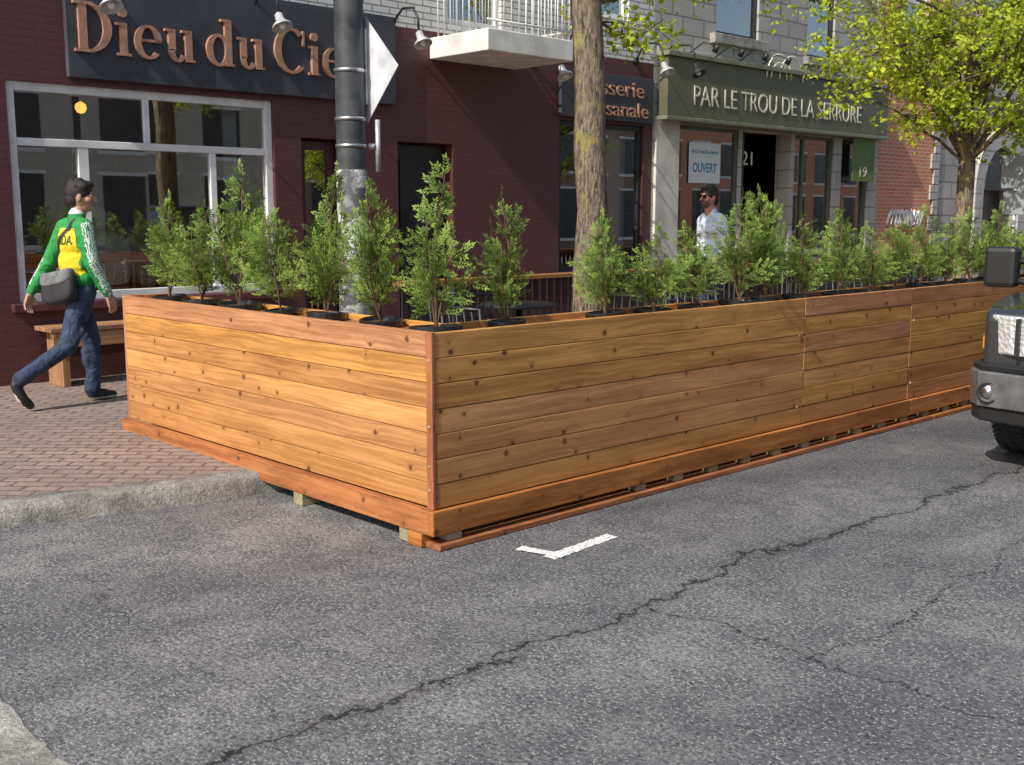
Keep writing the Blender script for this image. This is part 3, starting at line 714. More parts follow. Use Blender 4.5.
# ------------------------------------------------------------------ trees
def tree(name,base,trunk,tr,center,radii,nl,nsub,ncl,leaf=.05,seed=3,extra=[],low=-.6,kmin=None):
    rs=random.Random(seed); u=rs.uniform
    V=[];F=[]; tube(V,F,trunk,tr,14)
    tips=[]
    T=[Vector(p) for p in trunk]; C=Vector(center)
    if kmin is None: kmin=len(T)//2
    def crv(a,b,r0,r1,sag=.12,n=6):
        m=a.lerp(b,.5)+Vector((u(-sag,sag),u(-sag,sag),u(0,sag)*1.3)); L=[]
        for i in range(n+1):
            t=i/n; L.append((a.lerp(m,t)).lerp(m.lerp(b,t),t)+Vector((u(-.02,.02),u(-.02,.02),u(-.02,.02)))*(1 if 0<i<n else 0))
        tube(V,F,L,[r0+(r1-r0)*i/n for i in range(n+1)],7 if r0>.012 else 4,False); return L
    ends=[]
    for i in range(nl):
        az=2.4*i+u(-.4,.4); el=u(low,1)
        e=C+Vector((math.cos(az)*radii[0]*math.sqrt(max(0,1-el*el))*u(.65,1),math.sin(az)*radii[1]*math.sqrt(max(0,1-el*el))*u(.65,1),el*radii[2]*u(.7,1)))
        ends.append(e)
    ends+= [Vector(e) for e in extra]
    for ei,e in enumerate(ends):
        k=rs.choice(range(kmin,len(T))); a=T[k]
        if ei>=nl: k=kmin; a=T[k]
        L=crv(a,e,tr[k]*.42 if ei<nl else .022,.010,.25,8)
        for j in range(nsub):
            q=L[rs.randrange(3,9)]; d=Vector((u(-1,1),u(-1,1),u(-.5,.9))).normalized()*u(.3,.75)
            S=crv(q,q+d,.010,.004,.06,4)
            for w in range(3):
                q2=S[rs.randrange(1,5)]; d2=Vector((u(-1,1),u(-1,1),u(-.5,.6))).normalized()*u(.12,.3)
                crv(q2,q2+d2,.004,.002,.02,2); tips.append(q2+d2); 
            tips.append(q+d)
        tips.append(e)
    nv=len(F); A=[(0,0)]*len(V)
    for t in tips:
        cc=u(.0,1)
        for j in range(ncl):
            p=t+Vector((rs.gauss(0,.09),rs.gauss(0,.09),rs.gauss(0,.065)))
            d=Vector((u(-1,1),u(-1,1),u(-.9,.3))).normalized(); w=d.cross(Vector((u(-1,1),u(-1,1),u(-1,1)))).normalized()
            l=leaf*u(.6,1.3); k=len(V); nrm=d.cross(w)*l*.18
            V.extend([tuple(p),tuple(p+d*l*.35+w*l*.42+nrm),tuple(p+d*l),tuple(p+d*l*.35-w*l*.42+nrm)])
            c=max(0,min(1,cc*.6+u(-.1,.5))); A.extend([(c,0)]*4); F.append((k,k+1,k+2,k+3))
    mi=[0]*nv+[1]*(len(F)-nv)
    o=meshobj(name,V,F,[BARK,MAPLE],mi=mi,attr=A)
    sm=[True]*nv+[False]*(len(F)-nv); o.data.polygons.foreach_set('use_smooth',sm); return o
t1=[(3.76,2.4,.05),(3.74,2.42,.3),(3.72,2.42,.6),(3.71,2.40,1.2),(3.73,2.38,1.7),(3.70,2.40,2.2),(3.71,2.41,2.8),(3.66,2.42,3.4),(3.68,2.4,4.4),(3.8,2.4,5.4)]
tree('street_tree',None,t1,[.20,.168,.152,.143,.134,.138,.130,.132,.10,.05],(4.0,2.3,5.9),(2.2,2.1,1.5),11,5,14,.06,5,extra=[(5.9,2.9,3.95),(6.3,2.7,4.05),(4.35,2.5,3.15)],low=-.15,kmin=7)
t2=[(10.9,2.4,.05),(10.88,2.42,.8),(10.92,2.4,1.6),(10.9,2.38,2.3),(10.95,2.45,3.0),(11.0,2.4,4.0),(11.1,2.4,5.2)]
tree('street_tree',None,t2,[.15,.12,.11,.105,.09,.07,.03],(10.75,2.45,4.5),(1.95,2.2,1.9),30,6,20,.07,9,extra=[(9.4,3.0,3.1),(9.7,2.8,3.7),(12.2,2.2,3.0),(9.9,3.2,4.4),(9.5,2.4,3.5)],low=-.85)
for x in (-6,3,15):
    o=bpy.data.objects.new('street_tree',bpy.data.objects['street_tree.001'].data); o.location=(x-10.9,-12.0,0); COL.objects.link(o)

# ------------------------------------------------------------------ utility pole with sign
px,py=1.10,2.22
UP=empty('utility_pole',(px,py,0))
lathe('shaft',[(.106,SZ),(.102,1),(.099,3),(.095,6.5),(0,6.5)],POLE,UP,28,loc=(px,py,0))
def poster():
    m=M('weathered_posters',(.5,.5,.48),.8); nt,b=nt_of(m); p=pos(nt); s=sep(nt,p)
    q=comb(nt,mth(nt,'ADD',s[0],mth(nt,'MULTIPLY',s[1],-1)),s[2])
    v=vnode(nt,q,7.5)
    v.distance='CHEBYCHEV'
    cs=sep(nt,v.outputs['Color'])
    c=mixc(nt,mth(nt,'GREATER_THAN',cs[0],.40),(.10,.10,.11),(.64,.64,.62))
    c=mixc(nt,mth(nt,'GREATER_THAN',cs[1],.84),c,(.34,.14,.09))
    tx=noise(nt,comb(nt,mth(nt,'MULTIPLY',s[0],45),mth(nt,'MULTIPLY',s[2],95)),1,3,.7)
    c=mixc(nt,mapr(nt,tx,.50,.56,0,.7),c,(.08,.08,.09))
    c=mixc(nt,mapr(nt,noise(nt,p,11,5,.75),.52,.60),c,(.24,.24,.235))
    nt.links.new(c,b.inputs['Base Color']); bump(nt,b,cs[2],.3,.003); return m
lathe('posters',[(.1035,.9),(.106,.91),(.105,1.95),(.1015,1.96)],poster(),UP,28,loc=(px,py,0))
for z in (2.12,2.3,2.62): lathe('band',[(.099,z-.012),(.107,z-.01),(.107,z+.01),(.099,z+.012)],STEEL,UP,28,loc=(px,py,0))
tubeobj('bracket',[([(px+.1,py-.06,2.12),(px+.14,py-.08,2.12)],.02),([(px+.16,py-.09,1.95),(px+.16,py-.09,2.3)],.018)],GALV,UP,8)
DS=empty('diamond_traffic_sign',(px+.11,py-.04,2.62))
h=.355; X=px+.11; yc=py-.04; zc=2.63
V=[(X,yc,zc-h),(X,yc+h,zc),(X,yc,zc+h),(X,yc-h,zc)]; V=V+[(v[0]+.004,v[1],v[2]) for v in V]
meshobj('plate',V,[(3,2,1,0),(4,5,6,7),(0,1,5,4),(1,2,6,5),(2,3,7,6),(3,0,4,7)],rough_noisy(M('sign_back',(.60,.61,.64),.5,.1),5),DS)
boxes('mount',[(px+.09,X-.002,yc-.02,yc+.02,2.4,2.9)],GALV,DS,.003)

BE=empty('wooden_wall_bench',(1,5.8,.12))
boxes('planks',[(.3,2.9,5.70,5.82,.62,.66),(.3,2.9,5.835,5.955,.62,.66),(.3,2.9,5.97,6.09,.62,.66),(.32,2.88,5.71,5.735,.48,.617)],W_RAIL,BE,.005)
boxes('legs',[(x,x+.07,5.74,6.08,SZ,.618) for x in (.4,1.5,2.7)],W_RAIL,BE,.005)

# ------------------------------------------------------------------ people
def blob(name,parts,voxel,mats,M4,parent,smooth=5,fn=None):
    bm=bmesh.new()
    for pt in parts:
        if pt[0]=='c':
            _,a,ra,b,rb,_m=pt; a=Vector(a);b=Vector(b); d=b-a
            bmesh.ops.create_uvsphere(bm,u_segments=16,v_segments=10,radius=ra,matrix=Matrix.Translation(a))
            bmesh.ops.create_uvsphere(bm,u_segments=16,v_segments=10,radius=rb,matrix=Matrix.Translation(b))
            q=d.to_track_quat('Z','Y').to_matrix().to_4x4()
            bmesh.ops.create_cone(bm,cap_ends=True,segments=16,radius1=ra,radius2=rb,depth=d.length,matrix=Matrix.Translation(a.lerp(b,.5))@q)
        else:
            _,c,r,rot,_m=pt
            mm=Matrix.Translation(c)@Euler(rot).to_matrix().to_4x4()@Matrix.Diagonal((*r,1))
            bmesh.ops.create_uvsphere(bm,u_segments=24,v_segments=14,radius=1,matrix=mm)
    me=bpy.data.meshes.new(name); bm.to_mesh(me); bm.free()
    o=bpy.data.objects.new(name,me); COL.objects.link(o)
    md=o.modifiers.new('r','REMESH'); md.mode='VOXEL'; md.voxel_size=voxel
    sm=o.modifiers.new('s','SMOOTH'); sm.factor=.5; sm.iterations=smooth
    bpy.context.view_layer.update()
    dg=bpy.context.evaluated_depsgraph_get(); me2=bpy.data.meshes.new_from_object(o.evaluated_get(dg)); bpy.data.objects.remove(o)
    me2.materials.clear()
    for m in mats: me2.materials.append(m)
    pre=[]
    for pt in parts:
        if pt[0]=='c': pre.append(('c',Vector(pt[1]),pt[2],Vector(pt[3]),pt[4],pt[5]))
        else: pre.append(('e',Vector(pt[1]),Vector(pt[2]),Euler(pt[3]).to_matrix().inverted(),pt[4]))
    for f in me2.polygons:
        p=f.center; best=1e9; bmx=0
        for q in pre:
            if q[0]=='c':
                ab=q[3]-q[1]; t=max(0,min(1,(p-q[1]).dot(ab)/ab.length_squared)); dd=(p-(q[1]+ab*t)).length-(q[2]+(q[4]-q[2])*t); mm=q[5]
            else:
                l=q[3]@(p-q[1]); dd=(Vector((l.x/q[2].x,l.y/q[2].y,l.z/q[2].z)).length-1)*min(q[2]); mm=q[4]
            if dd<best: best=dd;bmx=mm
        if fn: bmx=fn(p,f.normal,bmx)
        f.material_index=bmx; f.use_smooth=True
    bv=BVHTree.FromPolygons([v.co.copy() for v in me2.vertices],[tuple(f.vertices) for f in me2.polygons])
    me2.transform(M4)
    q=bpy.data.objects.new(name,me2); link(q,parent); return q,bv
def cloth(name,c,sc=7,st=.9,colamt=.2):
    m=M(name,c,.85); nt,b=nt_of(m); p=pos(nt)
    n=nd(nt,'ShaderNodeTexNoise'); nt.links.new(p,n.inputs['Vector']); n.inputs['Scale'].default_value=sc; n.inputs['Detail'].default_value=2; n.inputs['Distortion'].default_value=1.2
    f=n.outputs['Fac']; k=mapr(nt,f,.3,.7)
    nt.links.new(mixc(nt,k,tuple(x*(1-colamt) for x in c),tuple(min(1,x*(1+colamt)) for x in c)),b.inputs['Base Color'])
    bump(nt,b,f,st,.035); return m
SKIN=M('skin',(.50,.27,.19),.55); HAIR=rough_noisy(M('dark_hair',(.018,.012,.01),.6),60,.1,4,.5,.8)
JEAN=cloth('blue_jeans',(.032,.05,.10),9,.9,.45)
GREENJ=cloth('green_jacket',(.025,.27,.065),8,.8,.25)
YEL=cloth('yellow_panel',(.75,.58,.02),8,.7,.12)
WHT=M('white_cloth',(.75,.75,.75),.7); SHOE=M('black_shoe',(.02,.02,.022),.6); SOLE=M('white_sole',(.6,.6,.58),.7)
SHIRT=cloth('pale_blue_shirt',(.66,.74,.82),9,.9,.12); EYEW=M('eye_white',(.7,.7,.68),.3); EYED=M('dark_lens',(.01,.01,.01),.2)
BAGG=cloth('grey_bag',(.16,.165,.17),9,.5,.25); BAGB=rough_noisy(M('black_bag',(.025,.025,.028),.7),12); LIP=M('lips',(.42,.16,.13),.5)
BEARD=rough_noisy(M('beard',(.12,.07,.05),.8),60)
def head(M4,parent,haircut=0,glasses=False,beard=False):
    parts=[('e',(0,0,.0),(.092,.074,.108),(0,0,0),0),('e',(.035,0,-.06),(.058,.052,.062),(0,0,0),2 if beard else 0),('c',(.01,0,-.06),.05,(-.015,0,-.17),.056,0),
     ('c',(.092,0,.008),.010,(.112,0,-.028),.014,0),('e',(.083,0,.028),(.014,.045,.012),(0,0,0),0),('e',(.0,.077,-.01),(.02,.010,.032),(0,0,.2),0),('e',(.0,-.077,-.01),(.02,.010,.032),(0,0,-.2),0),
     ('e',(.084,0,-.062),(.014,.024,.009),(0,0,0),3),('e',(.075,0,-.095),(.018,.02,.016),(0,0,0),2 if beard else 0),
     ('e',(.06,.045,-.025),(.03,.022,.022),(0,0,0),0),('e',(.06,-.045,-.025),(.03,.022,.022),(0,0,0),0)]
    hp=[('e',(-.014,0,.028),(.102,.085,.103),(0,0,0),1),('e',(-.045,0,-.025),(.066,.074,.075),(0,0,0),1),('e',(.045,0,.085),(.052,.06,.034),(0,-.1,0),1),('e',(.02,.05,.07),(.05,.035,.045),(0,0,0),1),('e',(.02,-.05,.07),(.05,.035,.045),(0,0,0),1)]
    rs=random.Random(4)
    for i in range(26):
        a=rs.uniform(0,6.28); t=rs.uniform(.2,1.3); hp.append(('e',(-.014+.088*math.cos(a)*math.sin(t),.072*math.sin(a)*math.sin(t),.03+.092*math.cos(t)),(.022,.018,.02),(0,0,0),1))
    blob('head',parts+hp,.005,[SKIN,HAIR,BEARD,LIP],M4,parent,2)
    for s in (-1,1):
        e=lathe('eye',[(0,-.012),(.008,-.009),(.012,0),(.008,.009),(0,.012)],EYED if glasses else EYEW,parent,12,M4=M4@Matrix.Translation((.078,s*.031,.006)))
        lathe('pupil',[(0,-.006),(.004,-.004),(.006,0),(.004,.004),(0,.006)],EYED,parent,10,M4=M4@Matrix.Translation((.0865,s*.031,.006)))
    if glasses:
        for s in (-1,1):
            boxes('sunglasses',[(.094,.099,s*.033-.024,s*.033+.024,-.012,.022)],EYED,parent,.008,M4)
            tubeobj('sunglasses_arm',[([tuple(M4@Vector(q)) for q in ((.096,s*.056,.012),(.05,s*.078,.012),(0,s*.084,.008))],.003)],EYED,parent,6)
def hand(wrist,d,palmn,thumbdir,M4,parent,curl=.5):
    w=Vector(wrist); d=Vector(d).normalized(); n=Vector(palmn); n=(n-d*n.dot(d)).normalized(); s=Vector(thumbdir); s=(s-d*s.dot(d)); s=(s-n*s.dot(n)).normalized()
    parts=[('c',w-d*.05,.026,w+d*.01,.024,0)]
    for k in (-.026,-.009,.009,.026): parts.append(('c',w+d*.015+s*k*.6,.018,w+d*.08+s*k,.0135,0))
    for k,L in ((.03,.07),(.0105,.078),(-.0105,.072),(-.03,.056)):
        p=w+d*.085+s*k; dd=d.copy()
        for j,f in enumerate((.42,.32,.26)):
            dd=(dd*math.cos(curl*.7)+n*math.sin(curl*.7)).normalized(); q=p+dd*L*f
            parts.append(('c',p,.0098-.0009*j,q,.0090-.001*j,0)); p=q
    p=w+d*.025+s*.028; q=p+(d*.6+s*.65+n*.3)*.038; r=q+(d*.85+s*.15+n*.35)*.03
    parts+=[('c',p,.014,q,.012,0),('c',q,.0115,r,.0095,0)]
    blob('hand',parts,.0042,[SKIN],M4,parent,1)
def person_walk():
    E=empty('walking_man',(.2,4.78,SZ)); M4=Matrix.Translation((.2,4.78,SZ))
    J,Gm,Sh,So,Yl,Wt,Sk=0,1,2,3,4,5,6
    P=[]
    P+=[('c',(0,.085,.92),.104,(.12,.09,.50),.073,J),('c',(.12,.09,.50),.070,(.115,.09,.12),.056,J),
        ('c',(0,-.085,.92),.104,(-.15,-.09,.49),.073,J),('c',(-.15,-.09,.49),.070,(-.53,-.09,.27),.056,J),
        ('e',(-.0,0,.93),(.125,.17,.11),(0,0,0),J),('e',(-.05,.07,.90),(.09,.09,.10),(0,0,0),J),('e',(-.05,-.07,.90),(.09,.09,.10),(0,0,0),J),
        ('c',(.075,.09,.42),.05,(.085,.09,.32),.05,J),('c',(.105,.09,.16),.064,(.10,.09,.10),.064,J),('c',(-.47,-.09,.30),.060,(-.535,-.09,.265),.062,J),('c',(-.06,-.15,.62),.03,(-.14,-.15,.5),.02,J)]
    P+=[('c',(.10,.09,.055),.044,(.20,.095,.05),.044,Sh),('c',(.20,.095,.045),.042,(.28,.10,.036),.034,Sh),
        ('c',(-.575,-.09,.22),.040,(-.53,-.09,.11),.043,Sh),('c',(-.53,-.09,.11),.042,(-.475,-.09,.05),.034,Sh)]
    P+=[('e',(.0,0,1.03),(.14,.185,.11),(0,0,0),Gm),('e',(-.0,0,1.16),(.138,.18,.17),(0,.05,0),Gm),('e',(.005,0,1.32),(.142,.195,.16),(0,.08,0),Gm),
        ('c',(.0,-.13,1.44),.078,(.0,.13,1.44),.078,Gm),('c',(.005,0,1.44),.08,(.02,0,1.53),.066,Gm),('c',(.02,0,1.5),.055,(.045,0,1.60),.052,Sk)]
    aL=[(-.005,.185,1.43),(-.12,.25,1.17),(-.28,.27,.92)]; aR=[(-.005,-.185,1.43),(.01,-.26,1.16),(.13,-.255,.91)]
    for a in (aL,aR):
        m=Vector(a[1]).lerp(Vector(a[2]),.85)
        P+=[('c',a[0],.078,a[1],.060,Gm),('c',a[1],.060,m,.048,Gm),('c',m,.040,a[2],.038,Gm)]
        mm=Vector(a[0]).lerp(Vector(a[1]),.75); P+=[('e',tuple(mm),(.068,.068,.022),(0,0,0),Gm)]
    def fn(p,n,m):
        if m==Gm:
            if -.165<p.y<.125 and n.x<-.12 and 1.06<p.z<1.43 and p.x<.02: return Yl
            if abs(p.y)>.2 or p.z>1.46:
                if p.y<-.17 and n.y<-.72 and abs(((n.z*8+n.x*9)*1.0)%2.2)<1.25 : return Wt
                if p.y>.2 and n.z>.45 and abs((n.y*8)%2.2)<1.1: return Wt
            if p.z>1.545: return Wt
        if m==Sh:
            if p.x>-.1 and p.z<.030: return So
            if p.x<-.1:
                q=Vector((p.x+.53,0,p.z-.11)); nn=Vector((-.86,0,-.5))
                if q.dot(nn)>.030: return So
        return m
    o,bv=blob('body',P,.0095,[JEAN,GREENJ,SHOE,SOLE,YEL,WHT,SKIN],M4,E,3,fn)
    HM=M4@Matrix.Translation((.055,0,1.685))@Matrix.Rotation(math.radians(-30),4,'Z')@Matrix.Rotation(math.radians(4),4,'Y')@Matrix.Scale(1.06,4)
    head(HM,E)
    hand((-.29,.27,.90),(-.25,.02,-1),(.3,-1,0),(1,0,0),M4,E,.45)
    hand((.135,-.255,.895),(.35,0,-1),(-.2,1,0),(1,0,.2),M4,E,.5)
    cu=bpy.data.curves.new('t','FONT'); cu.body='GANDA'; cu.offset=.01; o2=bpy.data.objects.new('t',cu); COL.objects.link(o2); bpy.context.view_layer.update()
    me=bpy.data.meshes.new_from_object(o2.evaluated_get(bpy.context.evaluated_depsgraph_get())); bpy.data.objects.remove(o2)
    bm=bmesh.new(); bm.from_mesh(me); bmesh.ops.triangulate(bm,faces=bm.faces); bmesh.ops.subdivide_edges(bm,edges=bm.edges,cuts=2); bm.to_mesh(me); bm.free()
    xs=[v.co.x for v in me.vertices]; ys=[v.co.y for v in me.vertices]
    for v in me.vertices:
        y=.105-(v.co.x-min(xs))/(max(xs)-min(xs))*.25; z=1.30+(v.co.y-min(ys))/(max(ys)-min(ys))*.075
        hit=bv.ray_cast(Vector((-1,y,z)),Vector((1,0,0)))[0]
        v.co=M4@Vector(((hit.x if hit else -.12)-.004,y,z))
    me.materials.clear(); me.materials.append(M('dark_green_print',(.01,.09,.03),.6)); link(bpy.data.objects.new('jacket_print',me),E)
    BM=M4@Matrix.Translation((-.165,-.02,.98))@Euler((math.radians(-9),math.radians(8),math.radians(14))).to_matrix().to_4x4()
    def pouch(name,cx,rx,ry,rz,cz,mat):
        bm=bmesh.new(); bmesh.ops.create_uvsphere(bm,u_segments=32,v_segments=20,radius=1)
        for v in bm.verts:
            s=lambda a,e:(abs(a)**e)*(1 if a>0 else -1)
            x,y,z=v.co; v.co=Vector((cx+s(x,.7)*rx*(1-.25*z),s(y,.4)*ry*(1-.06*z),cz+s(z,.5)*rz-.02*math.cos(y*2)))
        me=bpy.data.meshes.new(name); bm.to_mesh(me); bm.free(); me.transform(BM); me.materials.append(mat)
        for f in me.polygons: f.use_smooth=True
        link(bpy.data.objects.new(name,me),E)
    pouch('bag_body',0,.06,.19,.125,-.01,BAGB); pouch('bag_flap',-.012,.060,.183,.062,.068,BAGG)
    st=[]
    for t in range(17):
        a=t/16; y=.20-.34*a; z=1.06+.44*a
        hit=bv.ray_cast(Vector((-1,y,z)),Vector((1,0,0)))[0]; st.append((hit.x-.006 if hit else -.1,y,z))
    V=[];F=[]
    for i,p in enumerate(st):
        V+=[tuple(M4@Vector((p[0],p[1]-.012,p[2]-.014))),tuple(M4@Vector((p[0],p[1]+.012,p[2]+.014)))]
    for i in range(len(st)-1): F.append((2*i,2*i+1,2*i+3,2*i+2))
    meshobj('bag_strap',V,F,BAGB,E)
person_walk()
def person_stand(name,loc,rotz):
    E=empty(name,loc); M4=Matrix.Translation(loc)@Matrix.Rotation(rotz,4,'Z')
    P=[('c',(0,.09,.92),.098,(.02,.10,.50),.066,0),('c',(.02,.10,.50),.064,(-.02,.11,.12),.05,0),('c',(0,-.09,.92),.098,(.03,-.10,.50),.066,0),('c',(.03,-.10,.50),.064,(.02,-.11,.12),.05,0),
       ('e',(0,0,.93),(.12,.165,.11),(0,0,0),0),('c',(-.02,.11,.05),.044,(.17,.13,.04),.036,2),('c',(.02,-.11,.05),.044,(.2,-.13,.04),.036,2),
       ('e',(0,0,1.03),(.125,.17,.13),(0,0,0),1),('e',(0,0,1.17),(.125,.168,.17),(0,0,0),1),('e',(.005,0,1.33),(.13,.19,.155),(0,.06,0),1),
       ('c',(0,-.13,1.45),.072,(0,.13,1.45),.072,1),('c',(0,0,1.45),.08,(.01,0,1.53),.062,1),('c',(.01,0,1.5),.053,(.03,0,1.6),.052,3)]
    aL=[(0,.185,1.43),(-.04,.25,1.14),(.14,.22,.98)]; aR=[(0,-.185,1.43),(-.03,-.26,1.14),(.17,-.17,1.10)]
    for a in (aL,aR): P+=[('c',a[0],.066,a[1],.052,1),('c',a[1],.052,Vector(a[1]).lerp(Vector(a[2]),.35),.048,1),('c',a[1],.042,a[2],.03,3)]
    blob('body',P,.010,[JEAN,SHIRT,SHOE,SKIN],M4,E,4)
    head(M4@Matrix.Translation((.04,0,1.685))@Matrix.Rotation(.15,4,'Z'),E,glasses=True,beard=True)
    hand((.15,.215,.975),(1,-.1,-.5),(0,-1,-.2),(0,0,1),M4,E,.6); hand((.18,-.165,1.10),(1,.3,.1),(0,1,-.2),(0,0,1),M4,E,.7)
person_stand('standing_man',(6.35,3.05,.16),math.radians(158))

# ------------------------------------------------------------------ pickup truck
def truck():
    fx,YC=3.68,-1.92; E=empty('pickup_truck',(fx+2.6,YC,0)); WX=.80; WR=.40
    PAINTB=M('truck_charcoal_paint',(.06,.066,.075),.28,.5,.5,1.0); CH=M('chrome',(.6,.6,.62),.15,1.0); BUMP=rough_noisy(M('grey_bumper',(.20,.205,.21),.35,.5),8)
    BLK=M('truck_black_plastic',(.02,.02,.02),.5)
    pf=[(.05,.50),(.02,.72),(.03,.98),(.09,1.05),(.5,1.10),(1.3,1.15),(3.55,1.15),(3.6,1.14),(5.3,1.14),(5.32,.55),(4.2+.47,.5)]
    for i in range(1,12): a=math.pi*i/12; pf.append((4.2+.46*math.cos(a),.46+.46*math.sin(a)))
    pf+=[(4.2-.47,.42),(WX+.46,.42)]
    for i in range(1,12): a=math.pi*i/12; pf.append((WX+.46*math.cos(a),.44+.46*math.sin(a)))
    pf+=[(WX-.46,.46)]
    V=[];n=len(pf)
    def plan(x,side):
        k=max(0,1-x/.5); return side*(.96-.14*k*k-.0)
    for s in (1,-1):
        for p in pf: V.append((fx+p[0],YC+plan(p[0],s),p[1]))
    F=[tuple(range(n))[::-1],tuple(range(n,2*n))]+[(i,(i+1)%n,n+(i+1)%n,n+i) for i in range(n)]
    o=meshobj('body',V,F,PAINTB,E); bevel(o,.03,3,40)
    boxes('chassis',[(fx+.3,fx+5.2,YC-.66,YC+.66,.38,.9)],BLK,E,.02)
    for s in (1,-1):
        for cx,cz in ((WX,.44),(4.2,.46)):
            arc=[(fx+cx+.475*math.cos(math.pi*i/16),YC+s*.955,cz+.475*math.sin(math.pi*i/16)) for i in range(17)]
            tubeobj('wheel_arch',[(arc,.022)],PAINTB,E,8)
    boxes('hood',[(fx+.15,fx+1.3,YC-.6,YC+.6,1.05,1.155)],PAINTB,E,.04)
    gb=[(1.3,1.15,.88),(3.5,1.15,.88),(3.35,1.70,.70),(1.95,1.70,.70)]
    V=[];
    for s in (1,-1):
        for x,z,w in gb: V.append((fx+x,YC+s*w,z))
    meshobj('cab_glass',V,[(3,2,1,0),(4,5,6,7),(0,4,7,3),(1,2,6,5),(3,7,6,2),(0,1,5,4)],M('truck_glass',(.02,.025,.03),.05,0,.8),E)
    boxes('roof',[(fx+1.93,fx+3.4,YC-.73,YC+.73,1.695,1.77)],PAINTB,E,.035)
    pil=[]
    for s in (1,-1):
        for a,b in ((0,3),(1,2)): pil.append(([(fx+gb[a][0],YC+s*(gb[a][2]+.005),gb[a][1]),(fx+gb[b][0],YC+s*(gb[b][2]+.005),gb[b][1])],.035))
        pil.append(([(fx+2.5,YC+s*.885,1.15),(fx+2.55,YC+s*.705,1.7)],.035))
    tubeobj('pillars',pil,PAINTB,E,8)
    boxes('bed_interior',[(fx+3.65,fx+5.22,YC-.85,YC+.85,1.0,1.146)],BLK,E)
    boxes('door_seams',[(fx+x,fx+x+.008,YC+.957,YC+.964,.5,1.14) for x in (1.5,2.5,3.5)],BLK,E)
    boxes('door_handles',[(fx+x,fx+x+.18,YC+.955,YC+.99,.98,1.015) for x in (2.25,3.2)],CH,E,.01)
    boxes('grille',[(fx-.03,fx+.06,YC-.5,YC+.5,.70,1.03)],BLK,E,.02)
    boxes('grille_bars',[(fx-.055,fx-.032,YC-.48,YC+.48,z,z+.05) for z in (.74,.83,.92)]+[(fx-.052,fx-.032,YC-.52,YC-.48,.70,1.03),(fx-.052,fx-.032,YC+.48,YC+.52,.70,1.03)],CH,E,.012)
    def bar(name,z0,z1,out,mat,dp=.14,bev=.03,ends=.30):
        V=[];F=[]; ys=[-.95,-.92,-.82,-.5,0,.5,.82,.92,.95]
        fr=[ends,.12,.0,-.05,-.07,-.05,.0,.12,ends]
        for y,f in zip(ys,fr):
            x=fx+f-out
            for a,z in ((0,z0),(0-.0,z1),(dp,z1),(dp,z0)): V.append((x+a+(.0 if a else (.015 if z==z0 else 0)),YC+y*1.01,z))
        for i in range(8):
            for j in range(4): a=i*4+j;b=i*4+(j+1)%4; F.append((a,a+4,b+4,b))
        F+= [(0,1,2,3),(35,34,33,32)]
        bevel(meshobj(name,V,F,mat,E),bev,3,50)
    bar('bumper',.43,.66,.06,BUMP); bar('bumper_valance',.33,.428,.02,BLK,.1,.02,.2); bar('bumper_step_pad',.662,.70,.03,BLK,.12,.01)
    for s in (1,-1):
        M4=Matrix.Translation((fx-.03,YC+s*.76,.53))@Matrix.Rotation(math.radians(-90),4,'Y')@Matrix.Rotation(math.radians(s*12),4,'X')
        lathe('fog_light',[(.065,-.02),(.07,.045),(.06,.05),(.05,.03),(0,.025)],BLK,E,20,M4=M4)
        lathe('fog_lens',[(.05,.03),(.035,.04),(0,.045)],CH,E,20,M4=M4)
    LENS=M('headlight_reflector',(.88,.89,.90),.12,.45,.8,1.0); AMB=M('amber_lens',(.75,.30,.04),.2,0,.6,1.0)
    nt,b=nt_of(LENS); w=vnode(nt,comb(nt,sep(nt,pos(nt))[1],sep(nt,pos(nt))[2]),34); bump(nt,b,w.outputs['Distance'],.8,.012)
    for s in (1,-1):
        pl=[(.50,-.02),(.66,.01),(.80,.07),(.88,.17),(.945,.32)]
        V=[];F=[]
        for i,(y,x) in enumerate(pl):
            for z in (.77,1.02): V.append((fx+x-.022,YC+s*y,z+(.0 if i<3 else (.02 if z<.8 else .0))))
            for z in (1.02,.77): V.append((fx+x+.12,YC+s*(y-.03),z))
        for i in range(4):
            for j in range(4): a=i*4+j;b=i*4+(j+1)%4; F.append((a,a+4,b+4,b) if s>0 else (a,b,b+4,a+4))
        F+=[(0,1,2,3),(19,18,17,16)]
        bevel(meshobj('headlight',V,F,LENS,E),.012,2,40)
        V=[(fx+.28,YC+s*.945,.80),(fx+.13,YC+s*.875,.79),(fx+.13,YC+s*.875,.87),(fx+.28,YC+s*.945,.87)]
        V+=[(fx+.30,YC+s*.93,.80),(fx+.16,YC+s*.85,.79),(fx+.16,YC+s*.85,.87),(fx+.30,YC+s*.93,.87)]
        V=[(v[0]-.014,v[1]+s*.010,v[2]) for v in V]
        meshobj('turn_signal',V,BF,AMB,E)
        boxes('headlight_divider',[(fx-.06,fx-.02,YC+s*.6-.012,YC+s*.6+.012,.78,1.01)],BLK,E,.004)
        my=YC+s*1.28; mx=fx+1.28
        boxes('wing_mirror',[(mx-.06,mx+.08,my-.12,my+.12,1.12,1.42)],BLK,E,.035)
        tubeobj('mirror_arm',[([(mx+.05,YC+s*.9,1.14),(mx+.02,my,1.18)],.025),([(mx+.12,YC+s*.85,1.28),(mx+.02,my,1.33)],.022)],BLK,E,8)
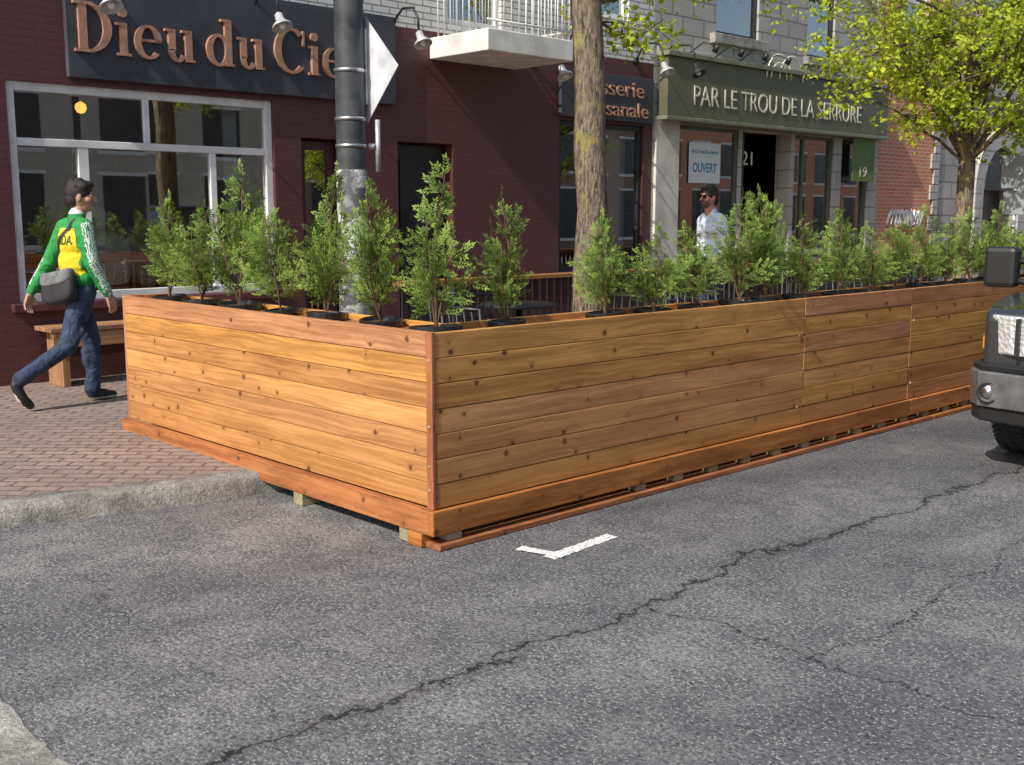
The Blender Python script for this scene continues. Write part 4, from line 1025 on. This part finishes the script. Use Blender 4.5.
        for cx in (WX,4.2):
            k=WR/.377
            M4=Matrix.Translation((fx+cx,YC+s*.83,WR))@Matrix.Rotation(math.radians(-90*s),4,'X')@Matrix.Diagonal((k,k,1,1))
            lathe('tyre',[(.22,-.12),(.33,-.125),(.362,-.10),(.37,-.05),(.37,.05),(.362,.09),(.33,.115),(.25,.12),(.22,.10)],RUB,E,40,M4=M4)
            lathe('rim',[(.225,.09),(.215,.10),(.2,.06),(.12,.05),(.08,.085),(0,.09)],GALV,E,30,M4=M4)
            sp=[]
            for i in range(6):
                a=i*math.pi/3; sp.append(([tuple(M4@Vector((.05*math.cos(a),.05*math.sin(a),.085))),tuple(M4@Vector((.21*math.cos(a),.21*math.sin(a),.09)))],.022))
            tubeobj('spokes',sp,GALV,E,8)
            V=[];F=[]
            for i in range(60):
                a=2*math.pi*i/60
                for z0,z1,o in ((-.1,-.04,0),(-.02,.03,.03),(.05,.1,0)):
                    k2=len(V); a0=a+o
                    for r in (.365,.377):
                        for z in (z0,z1):
                            for da in (0,.06): V.append(tuple(M4@Vector((r*math.cos(a0+da),r*math.sin(a0+da),z))))
                    F+=[(k2+4,k2+5,k2+7,k2+6),(k2,k2+4,k2+6,k2+2),(k2+1,k2+3,k2+7,k2+5),(k2,k2+1,k2+5,k2+4),(k2+2,k2+6,k2+7,k2+3)]
            meshobj('tread',V,F,RUB,E)
truck()

# ------------------------------------------------------------------ light, world, camera
el=math.radians(42); az=math.radians(-8)
sv=Vector((-math.cos(az)*math.cos(el),math.sin(az)*math.cos(el),math.sin(el)))
sun=bpy.data.lights.new('sun','SUN'); sun.energy=4.7; sun.angle=math.radians(.5); sun.color=(1,.95,.86)
so=bpy.data.objects.new('sun',sun); so.rotation_euler=sv.to_track_quat('Z','Y').to_euler(); so.location=(-10,0,12); COL.objects.link(so)
w=bpy.data.worlds.new('World'); scene.world=w; w.use_nodes=True; nt=w.node_tree; nt.nodes.clear()
o=nt.nodes.new('ShaderNodeOutputWorld'); bg=nt.nodes.new('ShaderNodeBackground'); sk=nt.nodes.new('ShaderNodeTexSky'); sk.sky_type='NISHITA'; sk.sun_disc=False
sk.sun_elevation=el; sk.sun_rotation=math.atan2(sv.x,sv.y); sk.air_density=1.0; sk.dust_density=2.0; sk.ozone_density=1.0
bg.inputs[1].default_value=.15; nt.links.new(sk.outputs[0],bg.inputs[0]); nt.links.new(bg.outputs[0],o.inputs[0])
cam=bpy.data.cameras.new('camera'); cam.sensor_width=36; cam.lens=38.67; cam.clip_end=800; cam.clip_start=.05
co=bpy.data.objects.new('camera',cam); co.location=(-3.387,-4.129,1.65); co.rotation_euler=(math.radians(90-8.63),0,math.radians(-43.4)); COL.objects.link(co); scene.camera=co
scene.view_settings.view_transform='Standard'; scene.view_settings.look='None'; scene.view_settings.exposure=0; scene.view_settings.gamma=1
